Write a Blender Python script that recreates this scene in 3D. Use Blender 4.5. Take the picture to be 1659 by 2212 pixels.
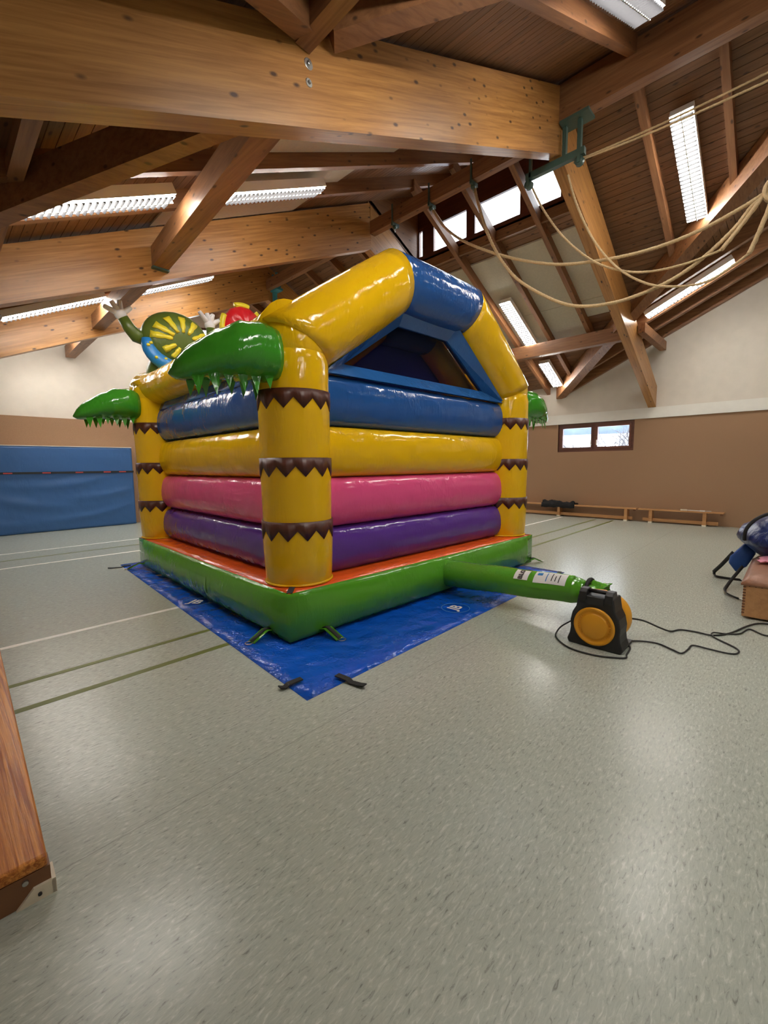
import bpy, bmesh, math, random
from mathutils import Vector, Matrix, noise as mnoise
random.seed(7)
for o in list(bpy.data.objects): bpy.data.objects.remove(o)
scene = bpy.context.scene
COL = scene.collection

# ------------------------------------------------------------------ camera
FPX, W, H = 933.3, 1659, 2212
CAMH = 1.5
PIT, YAW, ROLL = math.radians(6.139), math.radians(43.66), math.radians(-.598)
F = Vector((math.cos(YAW)*math.cos(PIT), math.sin(YAW)*math.cos(PIT), -math.sin(PIT)))
R0 = Vector((math.sin(YAW), -math.cos(YAW), 0)); U0 = R0.cross(F)
RV = R0*math.cos(ROLL)+U0*math.sin(ROLL); UV = -R0*math.sin(ROLL)+U0*math.cos(ROLL)
cam = bpy.data.cameras.new('camera'); camo = bpy.data.objects.new('camera', cam); COL.objects.link(camo)
cam.sensor_fit = 'HORIZONTAL'; cam.sensor_width = 36; cam.lens = FPX/W*36; cam.clip_start = .02; cam.clip_end = 400
camo.matrix_world = Matrix(((RV.x, UV.x, -F.x, 0), (RV.y, UV.y, -F.y, 0), (RV.z, UV.z, -F.z, CAMH), (0, 0, 0, 1)))
scene.camera = camo

# ------------------------------------------------------------------ world, exposure
world = bpy.data.worlds.new('overcast_sky'); scene.world = world; world.use_nodes = True
bg = world.node_tree.nodes['Background']; bg.inputs[0].default_value = (.86, .93, 1.0, 1); bg.inputs[1].default_value = 5.0
vs = scene.view_settings
vs.view_transform = 'Standard'; vs.look = 'None'; vs.gamma = 1; vs.use_curve_mapping = False; vs.exposure = 1.0
scene.cycles.sample_clamp_indirect = 6.0; scene.cycles.caustics_reflective = False; scene.cycles.caustics_refractive = False
LAMP_STRENGTH = 46.0

# ------------------------------------------------------------------ key dimensions
S = .476                     # roof pitch
XW, YL = 12.75, 13.25        # window wall, mat wall
XB, YN = -.7, -7.0           # walls behind the camera
XR = 6.45                    # ridge
YC = -1.3                    # ridge of the cross wing
CV = 7.65                    # valley line  X - Y = CV
zP1 = lambda x: 3.63+S*x
zP2 = lambda x: 3.70+S*(XW-x)
zP3 = lambda y: 6.13-S*y if y > YC else 6.13-S*YC+S*(y-YC)
FR = (2.68, 6.45, 10.2)      # front faces of the roof frames

# ------------------------------------------------------------------ materials
def newmat(name):
    m = bpy.data.materials.new(name); m.use_nodes = True
    nt = m.node_tree; b = nt.nodes['Principled BSDF']
    return m, nt, b
def N(nt, t, **kw):
    n = nt.nodes.new(t)
    for k, v in kw.items():
        if hasattr(n, k): setattr(n, k, v)
        else: n.inputs[k].default_value = v
    return n
def plain(name, col, rough=.5, metal=0, var=.08, scale=6, bump=0, bscale=60, coat=0, spec=.5):
    m, nt, b = newmat(name)
    b.inputs['Roughness'].default_value = rough; b.inputs['Metallic'].default_value = metal
    b.inputs['Specular IOR Level'].default_value = spec
    if coat: b.inputs['Coat Weight'].default_value = coat; b.inputs['Coat Roughness'].default_value = .12
    g = N(nt, 'ShaderNodeNewGeometry')
    n = N(nt, 'ShaderNodeTexNoise'); n.inputs['Scale'].default_value = scale; n.inputs['Detail'].default_value = 4
    nt.links.new(g.outputs['Position'], n.inputs['Vector'])
    r = N(nt, 'ShaderNodeValToRGB')
    r.color_ramp.elements[0].position = .3; r.color_ramp.elements[1].position = .7
    r.color_ramp.elements[0].color = tuple(c*(1-var) for c in col)+(1,)
    r.color_ramp.elements[1].color = tuple(min(1, c*(1+var)) for c in col)+(1,)
    nt.links.new(n.outputs['Fac'], r.inputs[0]); nt.links.new(r.outputs[0], b.inputs['Base Color'])
    if bump:
        n2 = N(nt, 'ShaderNodeTexNoise'); n2.inputs['Scale'].default_value = bscale; n2.inputs['Detail'].default_value = 3
        nt.links.new(g.outputs['Position'], n2.inputs['Vector'])
        bp = N(nt, 'ShaderNodeBump'); bp.inputs['Strength'].default_value = bump; bp.inputs['Distance'].default_value = .02
        nt.links.new(n2.outputs['Fac'], bp.inputs['Height']); nt.links.new(bp.outputs[0], b.inputs['Normal'])
    return m
def pvc(name, col, rough=.13, wr=.3):
    """glossy coated tarpaulin with fine crinkles"""
    m, nt, b = newmat(name)
    b.inputs['Base Color'].default_value = tuple(col)+(1,)
    b.inputs['Roughness'].default_value = rough
    b.inputs['Specular IOR Level'].default_value = .5
    tc = N(nt, 'ShaderNodeTexCoord')
    mp = N(nt, 'ShaderNodeMapping'); mp.inputs['Scale'].default_value = (1, 1, .28)
    nt.links.new(tc.outputs['Object'], mp.inputs[0])
    n1 = N(nt, 'ShaderNodeTexNoise'); n1.inputs['Scale'].default_value = 24; n1.inputs['Detail'].default_value = 2; n1.inputs['Distortion'].default_value = .8
    n2 = N(nt, 'ShaderNodeTexNoise'); n2.inputs['Scale'].default_value = 4; n2.inputs['Detail'].default_value = 1
    n3 = N(nt, 'ShaderNodeTexNoise'); n3.inputs['Scale'].default_value = 3.2; n3.inputs['Detail'].default_value = 2
    nt.links.new(mp.outputs[0], n1.inputs['Vector']); nt.links.new(tc.outputs['Object'], n2.inputs['Vector']); nt.links.new(tc.outputs['Object'], n3.inputs['Vector'])
    mk = N(nt, 'ShaderNodeMapRange'); mk.inputs['From Min'].default_value = .42; mk.inputs['From Max'].default_value = .68
    mk.inputs['To Min'].default_value = .06; mk.inputs['To Max'].default_value = .6; nt.links.new(n3.outputs['Fac'], mk.inputs['Value'])
    ma = N(nt, 'ShaderNodeMath', operation='MULTIPLY_ADD')
    nt.links.new(n1.outputs['Fac'], ma.inputs[0]); nt.links.new(mk.outputs[0], ma.inputs[1]); nt.links.new(n2.outputs['Fac'], ma.inputs[2])
    bp = N(nt, 'ShaderNodeBump'); bp.inputs['Strength'].default_value = wr; bp.inputs['Distance'].default_value = .05
    nt.links.new(ma.outputs[0], bp.inputs['Height']); nt.links.new(bp.outputs[0], b.inputs['Normal'])
    return m
def wood(name, c1, c2, axis, rough=.45, knots=True, knot_col=(.07, .03, .015), fine=1.0, tone=.18, rot=0, lo=.32, hi=.7):
    m, nt, b = newmat(name)
    b.inputs['Roughness'].default_value = rough
    g = N(nt, 'ShaderNodeNewGeometry'); oi = N(nt, 'ShaderNodeObjectInfo')
    off = N(nt, 'ShaderNodeVectorMath', operation='MULTIPLY_ADD')
    cb = N(nt, 'ShaderNodeCombineXYZ')
    for i in range(3): nt.links.new(oi.outputs['Random'], cb.inputs[i])
    off.inputs[1].default_value = (17, 23, 11); nt.links.new(cb.outputs[0], off.inputs[0]); nt.links.new(g.outputs['Position'], off.inputs[2])
    mr0 = N(nt, 'ShaderNodeMapping'); mr0.inputs['Rotation'].default_value = (0, rot, 0)
    nt.links.new(off.outputs[0], mr0.inputs[0]); off = mr0
    mp = N(nt, 'ShaderNodeMapping')
    sc = [14*fine]*3; sc[axis] = .8
    mp.inputs['Scale'].default_value = sc
    nt.links.new(off.outputs[0], mp.inputs[0])
    n = N(nt, 'ShaderNodeTexNoise'); n.inputs['Scale'].default_value = 1.6; n.inputs['Detail'].default_value = 6; n.inputs['Roughness'].default_value = .62; n.inputs['Distortion'].default_value = .5
    nt.links.new(mp.outputs[0], n.inputs['Vector'])
    r = N(nt, 'ShaderNodeValToRGB')
    r.color_ramp.elements[0].position = lo; r.color_ramp.elements[1].position = hi
    r.color_ramp.elements[0].color = tuple(c1)+(1,); r.color_ramp.elements[1].color = tuple(c2)+(1,)
    nt.links.new(n.outputs['Fac'], r.inputs[0])
    out = r.outputs[0]
    if knots:
        mk = N(nt, 'ShaderNodeMapping'); sk = [9.5]*3; sk[axis] = 4.2
        mk.inputs['Scale'].default_value = sk; nt.links.new(off.outputs[0], mk.inputs[0])
        v = N(nt, 'ShaderNodeTexVoronoi'); v.inputs['Scale'].default_value = 1.0; nt.links.new(mk.outputs[0], v.inputs['Vector'])
        kr = N(nt, 'ShaderNodeValToRGB'); kr.color_ramp.elements[0].position = .08; kr.color_ramp.elements[1].position = .18
        kr.color_ramp.elements[0].color = (1, 1, 1, 1); kr.color_ramp.elements[1].color = (0, 0, 0, 1)
        nt.links.new(v.outputs['Distance'], kr.inputs[0])
        mx = N(nt, 'ShaderNodeMix', data_type='RGBA'); mx.inputs['B'].default_value = tuple(knot_col)+(1,)
        mx.inputs[7].default_value = tuple(knot_col)+(1,)
        nt.links.new(kr.outputs[0], mx.inputs[0]); nt.links.new(out, mx.inputs[6]); out = mx.outputs[2]
    mr = N(nt, 'ShaderNodeMapRange'); mr.inputs['To Min'].default_value = 1-tone; mr.inputs['To Max'].default_value = 1+tone
    nt.links.new(oi.outputs['Random'], mr.inputs['Value'])
    hs = N(nt, 'ShaderNodeHueSaturation'); nt.links.new(mr.outputs[0], hs.inputs['Value']); nt.links.new(out, hs.inputs['Color'])
    nt.links.new(hs.outputs[0], b.inputs['Base Color'])
    bp = N(nt, 'ShaderNodeBump'); bp.inputs['Strength'].default_value = .12; bp.inputs['Distance'].default_value = .01
    nt.links.new(n.outputs['Fac'], bp.inputs['Height']); nt.links.new(bp.outputs[0], b.inputs['Normal'])
    return m
def emit(name, col, st):
    m, nt, b = newmat(name)
    e = N(nt, 'ShaderNodeEmission'); e.inputs[0].default_value = tuple(col)+(1,); e.inputs[1].default_value = st
    nt.links.new(e.outputs[0], nt.nodes['Material Output'].inputs[0]); return m
def see_through(name, col, alpha, rough=.5, spec=.5):
    m, nt, b = newmat(name)
    b.inputs['Base Color'].default_value = tuple(col)+(1,); b.inputs['Roughness'].default_value = rough; b.inputs['Specular IOR Level'].default_value = spec
    t = N(nt, 'ShaderNodeBsdfTransparent'); mx = N(nt, 'ShaderNodeMixShader'); mx.inputs[0].default_value = alpha
    nt.links.new(t.outputs[0], mx.inputs[1]); nt.links.new(b.outputs[0], mx.inputs[2])
    nt.links.new(mx.outputs[0], nt.nodes['Material Output'].inputs[0]); return m
def floor_mat():
    m, nt, b = newmat('linoleum')
    g = N(nt, 'ShaderNodeNewGeometry')
    mp = N(nt, 'ShaderNodeMapping'); mp.inputs['Scale'].default_value = (15, 60, 1); mp.inputs['Rotation'].default_value = (0, 0, 0)
    nt.links.new(g.outputs['Position'], mp.inputs[0])
    n = N(nt, 'ShaderNodeTexNoise'); n.noise_dimensions = '2D'; n.inputs['Scale'].default_value = 1.5; n.inputs['Detail'].default_value = 6; n.inputs['Roughness'].default_value = .66; n.inputs['Distortion'].default_value = .5
    nt.links.new(mp.outputs[0], n.inputs['Vector'])
    r = N(nt, 'ShaderNodeValToRGB'); e = r.color_ramp.elements
    e[0].position = .27; e[0].color = (.21, .225, .195, 1); e[1].position = .74; e[1].color = (.58, .61, .55, 1)
    c = e.new(.38); c.color = (.375, .405, .355, 1); c = e.new(.57); c.color = (.435, .465, .405, 1)
    nt.links.new(n.outputs['Fac'], r.inputs[0])
    # welded seams between the sheets, every 2 m across Y
    sx = N(nt, 'ShaderNodeSeparateXYZ'); nt.links.new(g.outputs['Position'], sx.inputs[0])
    ad = N(nt, 'ShaderNodeMath', operation='ADD'); ad.inputs[1].default_value = 40.1; nt.links.new(sx.outputs[1], ad.inputs[0])
    md = N(nt, 'ShaderNodeMath', operation='MODULO'); md.inputs[1].default_value = 2.0; nt.links.new(ad.outputs[0], md.inputs[0])
    lt = N(nt, 'ShaderNodeMath', operation='LESS_THAN'); lt.inputs[1].default_value = .006; nt.links.new(md.outputs[0], lt.inputs[0])
    ml = N(nt, 'ShaderNodeMath', operation='MULTIPLY'); ml.inputs[1].default_value = .28; nt.links.new(lt.outputs[0], ml.inputs[0])
    mx = N(nt, 'ShaderNodeMix', data_type='RGBA'); mx.inputs[7].default_value = (.07, .07, .055, 1)
    nt.links.new(ml.outputs[0], mx.inputs[0]); nt.links.new(r.outputs[0], mx.inputs[6]); nt.links.new(mx.outputs[2], b.inputs['Base Color'])
    b.inputs['Roughness'].default_value = .26; b.inputs['Specular IOR Level'].default_value = .45
    return m

M = {}
M['floor'] = floor_mat()
BC1, BC2 = (.31, .132, .034), (.54, .27, .082)
AL, AR = math.atan(.44), -math.atan(.45)
M['beam_x'] = wood('glulam', BC1, BC2, 0, rough=.36, tone=.04, rot=AL, fine=1.5)
M['beam_r'] = wood('glulam_falling', BC1, BC2, 0, rough=.36, tone=.04, rot=AR, fine=1.5)
M['beam_y'] = wood('timber_along_ridge', (.18, .078, .032), (.32, .15, .064), 1, rough=.45, tone=.08)
M['raf_x'] = wood('rafter_timber', (.19, .08, .032), (.33, .152, .064), 0, rough=.45, tone=.1, rot=AL)
M['raf_r'] = wood('rafter_timber_falling', (.19, .08, .032), (.33, .152, .064), 0, rough=.45, tone=.1, rot=AR)
M['plank_y'] = wood('ceiling_boards', (.165, .078, .034), (.28, .138, .062), 1, rough=.5, fine=1.6, tone=.16)
M['plank_x'] = wood('wing_boards', (.165, .078, .034), (.28, .138, .062), 0, rough=.5, fine=1.6, tone=.16)
M['dark'] = plain('joint_shadow_board', (.05, .024, .012), .8)
M['redwood'] = wood('window_timber', (.085, .026, .016), (.15, .05, .028), 1, rough=.4, knots=False)
M['panel'] = plain('acoustic_panel', (.56, .52, .42), .85, var=.05, scale=25, bump=.25, bscale=120)
M['plaster'] = plain('white_plaster', (.70, .64, .56), .85, var=.03, scale=5, bump=.15, bscale=180)
M['white_trim'] = plain('white_trim', (.78, .76, .70), .6, var=.02)
M['felt'] = plain('brown_needle_felt', (.36, .215, .125), .95, var=.13, scale=160, bump=.35, bscale=240)
M['bench'] = wood('bench_wood', (.42, .20, .075), (.60, .32, .135), 1, rough=.35, knots=False, tone=.06)
M['bench_near'] = wood('pitch_pine', (.34, .085, .011), (.72, .29, .055), 1, rough=.3, knots=False, fine=3.2, tone=.02, lo=.4, hi=.6)
M['brown_wood'] = plain('dark_bench_end', (.20, .085, .035), .5)
M['box'] = wood('box_wood', (.40, .19, .075), (.52, .27, .115), 0, rough=.35, knots=False, tone=.05)
M['leather'] = plain('tan_leather', (.30, .135, .075), .42, var=.12, scale=14, bump=.2, bscale=50)
M['dowel'] = plain('joint_end_grain', (.15, .06, .03), .6)
M['rubber_white'] = plain('white_rubber', (.74, .66, .52), .6)
M['y'] = pvc('yellow_pvc', (.80, .47, .006))
M['b'] = pvc('blue_pvc', (.018, .085, .29))
M['lb'] = pvc('light_blue_pvc', (.022, .11, .33))
M['navy'] = pvc('navy_sheet', (.08, .085, .62), .5)
M['p'] = pvc('pink_pvc', (.72, .085, .24))
M['v'] = pvc('violet_pvc', (.10, .035, .27))
M['g'] = pvc('green_pvc', (.085, .31, .02))
M['dg'] = pvc('leaf_green_pvc', (.045, .27, .02))
M['o'] = pvc('orange_pvc', (.80, .11, .012))
M['br'] = pvc('brown_pvc', (.075, .018, .008), .4)
M['tg'] = pvc('olive_green_pvc', (.10, .15, .022), .35)
M['ty'] = pvc('lemon_pvc', (.80, .68, .03), .35)
M['tb'] = pvc('scarf_blue_pvc', (.02, .22, .60), .35)
M['r'] = pvc('red_pvc', (.60, .012, .02), .3)
M['w'] = pvc('white_pvc', (.80, .80, .82), .3)
M['tarp'] = pvc('blue_tarp', (.005, .09, .56), .14, 1.0)
M['mat'] = pvc('mat_blue', (.035, .115, .30), .38, .2)
M['net'] = see_through('dark_net', (.006, .007, .014), .45, .9, 0)
M['blk'] = plain('black_plastic', (.012, .012, .013), .45, bump=.1, bscale=300)
M['web'] = plain('black_webbing', (.014, .014, .015), .75)
M['yel'] = plain('yellow_plastic', (.74, .33, .012), .38, var=.04)
M['cloth'] = plain('black_cloth', (.01, .01, .011), .95, bump=.3)
M['pink_cloth'] = plain('pink_cloth', (.75, .30, .40), .9, bump=.2)
M['bag'] = pvc('bag_blue', (.008, .022, .11), .28, .7)
M['bag2'] = plain('shoulder_bag_blue', (.008, .06, .27), .6)
M['steel'] = plain('galvanised_steel', (.55, .55, .53), .35, 1.0)
M['green_steel'] = plain('green_painted_steel', (.055, .105, .085), .45)
M['teal'] = plain('teal_painted_steel', (.05, .26, .30), .4)
M['rope'] = plain('hemp_rope', (.55, .40, .22), .9, var=.15, scale=60)
M['rope_grey'] = plain('grey_rope', (.30, .25, .20), .9, var=.15, scale=60)
M['lamp_white'] = plain('lamp_enamel', (.80, .80, .78), .4, var=.01)
M['louvre'] = plain('louvre_grey', (.06, .06, .065), .4, 0, var=.01)
M['tube'] = emit('fluorescent_tube', (1.0, .955, .88), LAMP_STRENGTH)
M['line_w'] = plain('white_line_paint', (.88, .87, .80), .45)
M['line_g'] = plain('olive_line_paint', (.12, .145, .018), .5)
M['paper'] = plain('white_label', (.78, .78, .76), .4, var=.02)
M['ink'] = plain('black_print', (.015, .015, .015), .5)
M['inkb'] = plain('blue_print', (.03, .20, .5), .5)
M['inkr'] = plain('red_print', (.45, .06, .06), .5)
M['glass'] = see_through('window_glass', (.8, .85, .9), .06, .05)
M['snow'] = plain('snow', (.82, .85, .9), .9)
M['forest'] = plain('winter_forest', (.09, .12, .19), .95, var=.25, scale=.6)
M['bark'] = plain('bare_branches', (.07, .065, .07), .9)

# ------------------------------------------------------------------ mesh helpers
def link(name, me, mat, parent=None, smooth=False, kind=None):
    if mat is not None:
        me.materials.clear(); me.materials.append(mat)
    if smooth:
        for p in me.polygons: p.use_smooth = True
    o = bpy.data.objects.new(name, me); COL.objects.link(o)
    if parent is not None: o.parent = parent
    if kind: o['kind'] = kind
    return o
def pyd(name, vs_, fs, mat, parent=None, smooth=False, kind=None):
    me = bpy.data.meshes.new(name); me.from_pydata([tuple(v) for v in vs_], [], fs); me.update()
    bm = bmesh.new(); bm.from_mesh(me); bmesh.ops.recalc_face_normals(bm, faces=bm.faces); bm.to_mesh(me); bm.free()
    return link(name, me, mat, parent, smooth, kind)
class G:
    """collects several solids into one mesh"""
    def __init__(s): s.v = []; s.f = []
    def add(s, v, f):
        n = len(s.v); s.v += [tuple(q) for q in v]; s.f += [tuple(i+n for i in q) for q in f]; return s
    def box(s, a, b):
        (x0, y0, z0), (x1, y1, z1) = a, b
        return s.add([(x0,y0,z0),(x1,y0,z0),(x1,y1,z0),(x0,y1,z0),(x0,y0,z1),(x1,y0,z1),(x1,y1,z1),(x0,y1,z1)], BOXF)
    def bar(s, a, b, w, h, up=(0, 0, 1)):
        a, b = Vector(a), Vector(b); d = (b-a).normalized(); sd = d.cross(Vector(up)).normalized(); u = sd.cross(d)
        q = [(-1,-1),(1,-1),(1,1),(-1,1)]
        v = [p+sd*(w/2*i)+u*(h/2*j) for p in (a, b) for i, j in q]
        return s.add(v, BOXF)
    def prism(s, poly, off):
        n = len(poly); off = Vector(off)
        v = [Vector(p) for p in poly]+[Vector(p)+off for p in poly]
        f = [tuple(range(n-1, -1, -1)), tuple(range(n, 2*n))]+[(i, (i+1) % n, n+(i+1) % n, n+i) for i in range(n)]
        return s.add(v, f)
    def tube(s, pts, r, n=10, caps=True, tw=None, closed=False):
        pts = [Vector(p) for p in pts]; m = len(pts)
        rr = r if callable(r) else (lambda t: r)
        T = []
        for i in range(m):
            a = pts[i-1] if (i or closed) else pts[i]; b = pts[(i+1) % m] if (i < m-1 or closed) else pts[i]
            T.append((b-a).normalized())
        up = Vector((0, 0, 1)) if abs(T[0].z) < .9 else Vector((1, 0, 0))
        nrm = (up-T[0]*up.dot(T[0])).normalized(); base = len(s.v); L = 0
        for i in range(m):
            if i:
                L += (pts[i]-pts[i-1]).length
                ax = T[i-1].cross(T[i])
                if ax.length > 1e-7: nrm = Matrix.Rotation(T[i-1].angle(T[i]), 3, ax.normalized()) @ nrm
                nrm = (nrm-T[i]*nrm.dot(T[i])).normalized()
            bn = T[i].cross(nrm)
            # keep the tube's thickness through mitred corners
            st = 1.0; bend = None
            if 0 < i < m-1 or closed:
                d0 = (pts[i]-pts[i-1]).normalized(); c = d0.dot(T[i])
                if c < .9995:
                    st = 1/max(c, .5); bend = (d0-T[i]*c).normalized()
            for k in range(n):
                th = 2*math.pi*k/n; q = rr(i/(m-1))
                if tw: q *= 1+tw[1]*math.cos(3*(th-2*math.pi*L/tw[0]))
                o = nrm*math.cos(th)*q+bn*math.sin(th)*q
                if bend is not None: o += bend*(o.dot(bend)*(st-1))
                s.v.append(tuple(pts[i]+o))
        for i in range(m if closed else m-1):
            for k in range(n):
                a = base+i*n; b = base+((i+1) % m)*n
                s.f.append((a+k, a+(k+1) % n, b+(k+1) % n, b+k))
        if caps and not closed:
            s.f.append(tuple(base+k for k in range(n-1, -1, -1))); s.f.append(tuple(base+(m-1)*n+k for k in range(n)))
        return s
    def loft(s, rings, caps=True):
        n = len(rings[0]); base = len(s.v)
        for r in rings: s.v += [tuple(p) for p in r]
        for i in range(len(rings)-1):
            for k in range(n):
                a = base+i*n; b = a+n; s.f.append((a+k, a+(k+1) % n, b+(k+1) % n, b+k))
        if caps:
            s.f.append(tuple(base+k for k in range(n-1, -1, -1))); a = base+(len(rings)-1)*n; s.f.append(tuple(a+k for k in range(n)))
        return s
    def lathe(s, prof, n=24, axis='z', c=(0, 0, 0)):
        rings = []
        for r, h in prof:
            ring = []
            for k in range(n):
                a = 2*math.pi*k/n; p = (r*math.cos(a), r*math.sin(a), h)
                if axis == 'x': p = (h, r*math.cos(a), r*math.sin(a))
                if axis == 'y': p = (r*math.cos(a), h, r*math.sin(a))
                ring.append((p[0]+c[0], p[1]+c[1], p[2]+c[2]))
            rings.append(ring)
        return s.loft(rings)
    def ell(s, c, r, nu=14, nv=9, rot=None):
        c = Vector(c); prof = []
        rings = []
        for j in range(1, nv):
            ph = math.pi*j/nv
            ring = []
            for k in range(nu):
                a = 2*math.pi*k/nu
                p = Vector((r[0]*math.sin(ph)*math.cos(a), r[1]*math.sin(ph)*math.sin(a), r[2]*math.cos(ph)))
                if rot is not None: p = rot @ p
                ring.append(c+p)
            rings.append(ring)
        return s.loft(rings)
    def put(s, name, mat, parent=None, smooth=False, kind=None):
        return pyd(name, s.v, s.f, mat, parent, smooth, kind)
BOXF = [(0,3,2,1),(4,5,6,7),(0,1,5,4),(1,2,6,5),(2,3,7,6),(3,0,4,7)]
def tag(o, label, cat, group=None):
    o['label'] = label; o['category'] = cat
    if group: o['group'] = group
    return o
def thing(name, label, cat, loc=(0, 0, 0), rz=0, group=None):
    o = bpy.data.objects.new(name, None); COL.objects.link(o); o.location = loc; o.rotation_euler = (0, 0, rz); o.empty_display_size = .1
    return tag(o, label, cat, group)
def bevel(o, w=.01, seg=2):
    m = o.modifiers.new('bevel', 'BEVEL'); m.width = w; m.segments = seg; m.limit_method = 'ANGLE'; m.angle_limit = math.radians(35)
    return o
def text_mesh(txt, size, mat, parent, matrix, name, depth=.0008, bold=False):
    cu = bpy.data.curves.new('t', 'FONT'); cu.body = txt; cu.size = size; cu.align_x = 'CENTER'; cu.align_y = 'CENTER'; cu.extrude = depth
    if bold: cu.offset = size*.02
    cu.resolution_u = 3
    to = bpy.data.objects.new('t', cu); COL.objects.link(to)
    dg = bpy.context.evaluated_depsgraph_get(); me = bpy.data.meshes.new_from_object(to.evaluated_get(dg))
    bpy.data.objects.remove(to)
    me.transform(matrix); return link(name, me, mat, parent)
def frame_m(o, x, y):      # matrix from origin, text-x, text-y directions
    x = Vector(x).normalized(); y = Vector(y); y = (y-x*y.dot(x)).normalized(); z = x.cross(y)
    return Matrix(((x.x, y.x, z.x, o[0]), (x.y, y.y, z.y, o[1]), (x.z, y.z, z.z, o[2]), (0, 0, 0, 1)))
def wob(p, f=3., a=.01): return mnoise.noise(Vector(p)*f)*a

# ================================================================== SETTING
def struct(name, g, mat, parent=None):
    o = g.put(name, mat, parent)
    if parent is None: o['kind'] = 'structure'
    return o
fl = struct('floor', G().box((XB, YN, -.15), (XW, YL, 0)), M['floor'])
def fline(pts, w, mat):
    g = G(); a, b = Vector(pts[0]), Vector(pts[1]); d = (b-a).normalized(); n = Vector((-d.y, d.x, 0))*w/2
    g.prism([a-n, b-n, b+n, a+n], (0, 0, .0012)); return g.put('court_line', mat, fl)
for y, w, m in ((4.745, .062, 'line_w'), (8.62, .062, 'line_w'), (3.855, .055, 'line_g'), (3.42, .06, 'line_g'), (9.35, .05, 'line_g'), (10.1, .05, 'line_w')):
    fline([(XB+.3, y, 0), (12.3, y, 0)], w, M[m])
gc = G(); gc.lathe([(.118, 0), (.118, .0015), (.11, .002), (.105, .0012), (.001, .0012)], 32, c=(4.03, 1.93, 0)); gc.put('socket_cover', M['floor'], fl)

# --- walls
wr = struct('wall_right', G()
    .box((XW, YN, -.1), (XW+.25, 3.13, 2.62)).box((XW, 5.10, -.1), (XW+.25, YL+.25, 2.62))
    .box((XW, 3.13, -.1), (XW+.25, 5.10, 1.83))
    .prism([(XW, YN, 2.62), (XW, YL+.25, 2.62), (XW, YL+.25, 3.75), (XW, XW-CV, 3.75), (XW, YC, zP3(YC)+.05), (XW, YN, zP3(YN)+.05)], (.25, 0, 0)), M['plaster'])
g = G().box((XW-.05, YN, .0), (XW, 3.13, 2.62)).box((XW-.05, 5.10, 0), (XW, YL, 2.62)).box((XW-.05, 3.13, 0), (XW, 5.10, 1.83))
struct('felt_cladding', g, M['felt'], wr)
struct('trim_1', G().box((XW-.09, YN, 2.62), (XW, YL, 2.76)), M['white_trim'])
struct('trim_2', G().box((XW-.045, YN, 2.76), (XW, YL, 2.885)), M['white_trim'])
WX0, WX1, WZ0, WZ1 = 4.9, 6.33, 4.55, 5.72        # gable window opening
zt1 = lambda x: zP1(x)+.05
wl = struct('wall_left', G()
    .prism([(XB, YL, -.1), (WX0, YL, -.1), (WX0, YL, zt1(WX0)), (XB, YL, zt1(XB))], (0, .25, 0))
    .box((WX0, YL, -.1), (WX1, YL+.25, WZ0))
    .prism([(WX0, YL, WZ1-.18), (WX1, YL, WZ1), (WX1, YL, zt1(WX1)), (WX0, YL, zt1(WX0))], (0, .25, 0))
    .prism([(WX1, YL, -.1), (XW, YL, -.1), (XW, YL, zP2(XW)+.05), (XR, YL, zt1(XR)), (WX1, YL, zt1(WX1))], (0, .25, 0)), M['plaster'])
struct('felt_cladding', G().box((XB, YL-.04, 0), (XW-.05, YL, 2.74)), M['felt'], wl)
struct('wall_back', G().box((XB-.2, YN, -.1), (XB, YL+.2, zP1(XB)+.2)), M['plaster'])
struct('wall_near', G().box((XB, YN-.2, -.1), (XW, YN, 7.0)), M['plaster'])

# --- roof
CY0, CY1, XCL = 2.76, 6.5, 8.0      # clerestory bay, clerestory wall
T = .06
ce = G()
def sheet(poly): ce.prism(poly, (0, 0, T))
e1 = .03
sheet([(XB, YN, zP1(XB)+e1), (XR, YN, zP1(XR)+e1), (XR, YL, zP1(XR)+e1), (XB, YL, zP1(XB)+e1)])
sheet([(XR, CY0-.1, zP1(XR)+e1), (XCL+.15, CY0-.1, zP1(XCL+.15)+e1), (XCL+.15, CY1+.1, zP1(XCL+.15)+e1), (XR, CY1+.1, zP1(XR)+e1)])
p2 = lambda x, y: (x, y, zP2(x)+e1)
sheet([p2(XR, YC), p2(CY0+CV, CY0), p2(XR, CY0)])
sheet([p2(XCL, CY0), p2(CY0+CV, CY0), p2(XW, XW-CV), p2(XW, CY1), p2(XCL, CY1)])
sheet([p2(XR, CY1), p2(XW, CY1), p2(XW, YL), p2(XR, YL)])
p3 = lambda x, y: (x, y, zP3(y)+e1)
sheet([p3(XR, YC), p3(XW, YC), p3(XW, XW-CV)])
ym = 2*YC-(XW-CV)
sheet([p3(XR, YC), (XW, ym, zP2(XW)+e1), p3(XW, YC)])
sheet([p2(XR, YC), p2(XR, YN), p2(XW, YN), p2(XW, ym)])
ceil = struct('ceiling', ce, M['dark'])
unit = bpy.data.meshes.new('plank'); unit.from_pydata([(0,0,0),(1,0,0),(1,1,0),(0,1,0),(0,0,1),(1,0,1),(1,1,1),(0,1,1)], [], BOXF); unit.update()
def plank(o, ex, ey, ez, mat, share={}):
    if mat.name not in share: share[mat.name] = unit.copy(); share[mat.name].materials.append(mat)
    ob = bpy.data.objects.new('plank', share[mat.name]); COL.objects.link(ob)
    ob.matrix_world = Matrix(((ex[0], ey[0], ez[0], o[0]), (ex[1], ey[1], ez[1], o[1]), (ex[2], ey[2], ez[2], o[2]), (0, 0, 0, 1)))
    ob.parent = ceil; return ob
PW, GAP = .112, .007
cs = 1/math.sqrt(1+S*S); sn = S*cs
dx = PW*cs
n1 = Vector((-sn, 0, cs))
x = XB+.01
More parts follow.
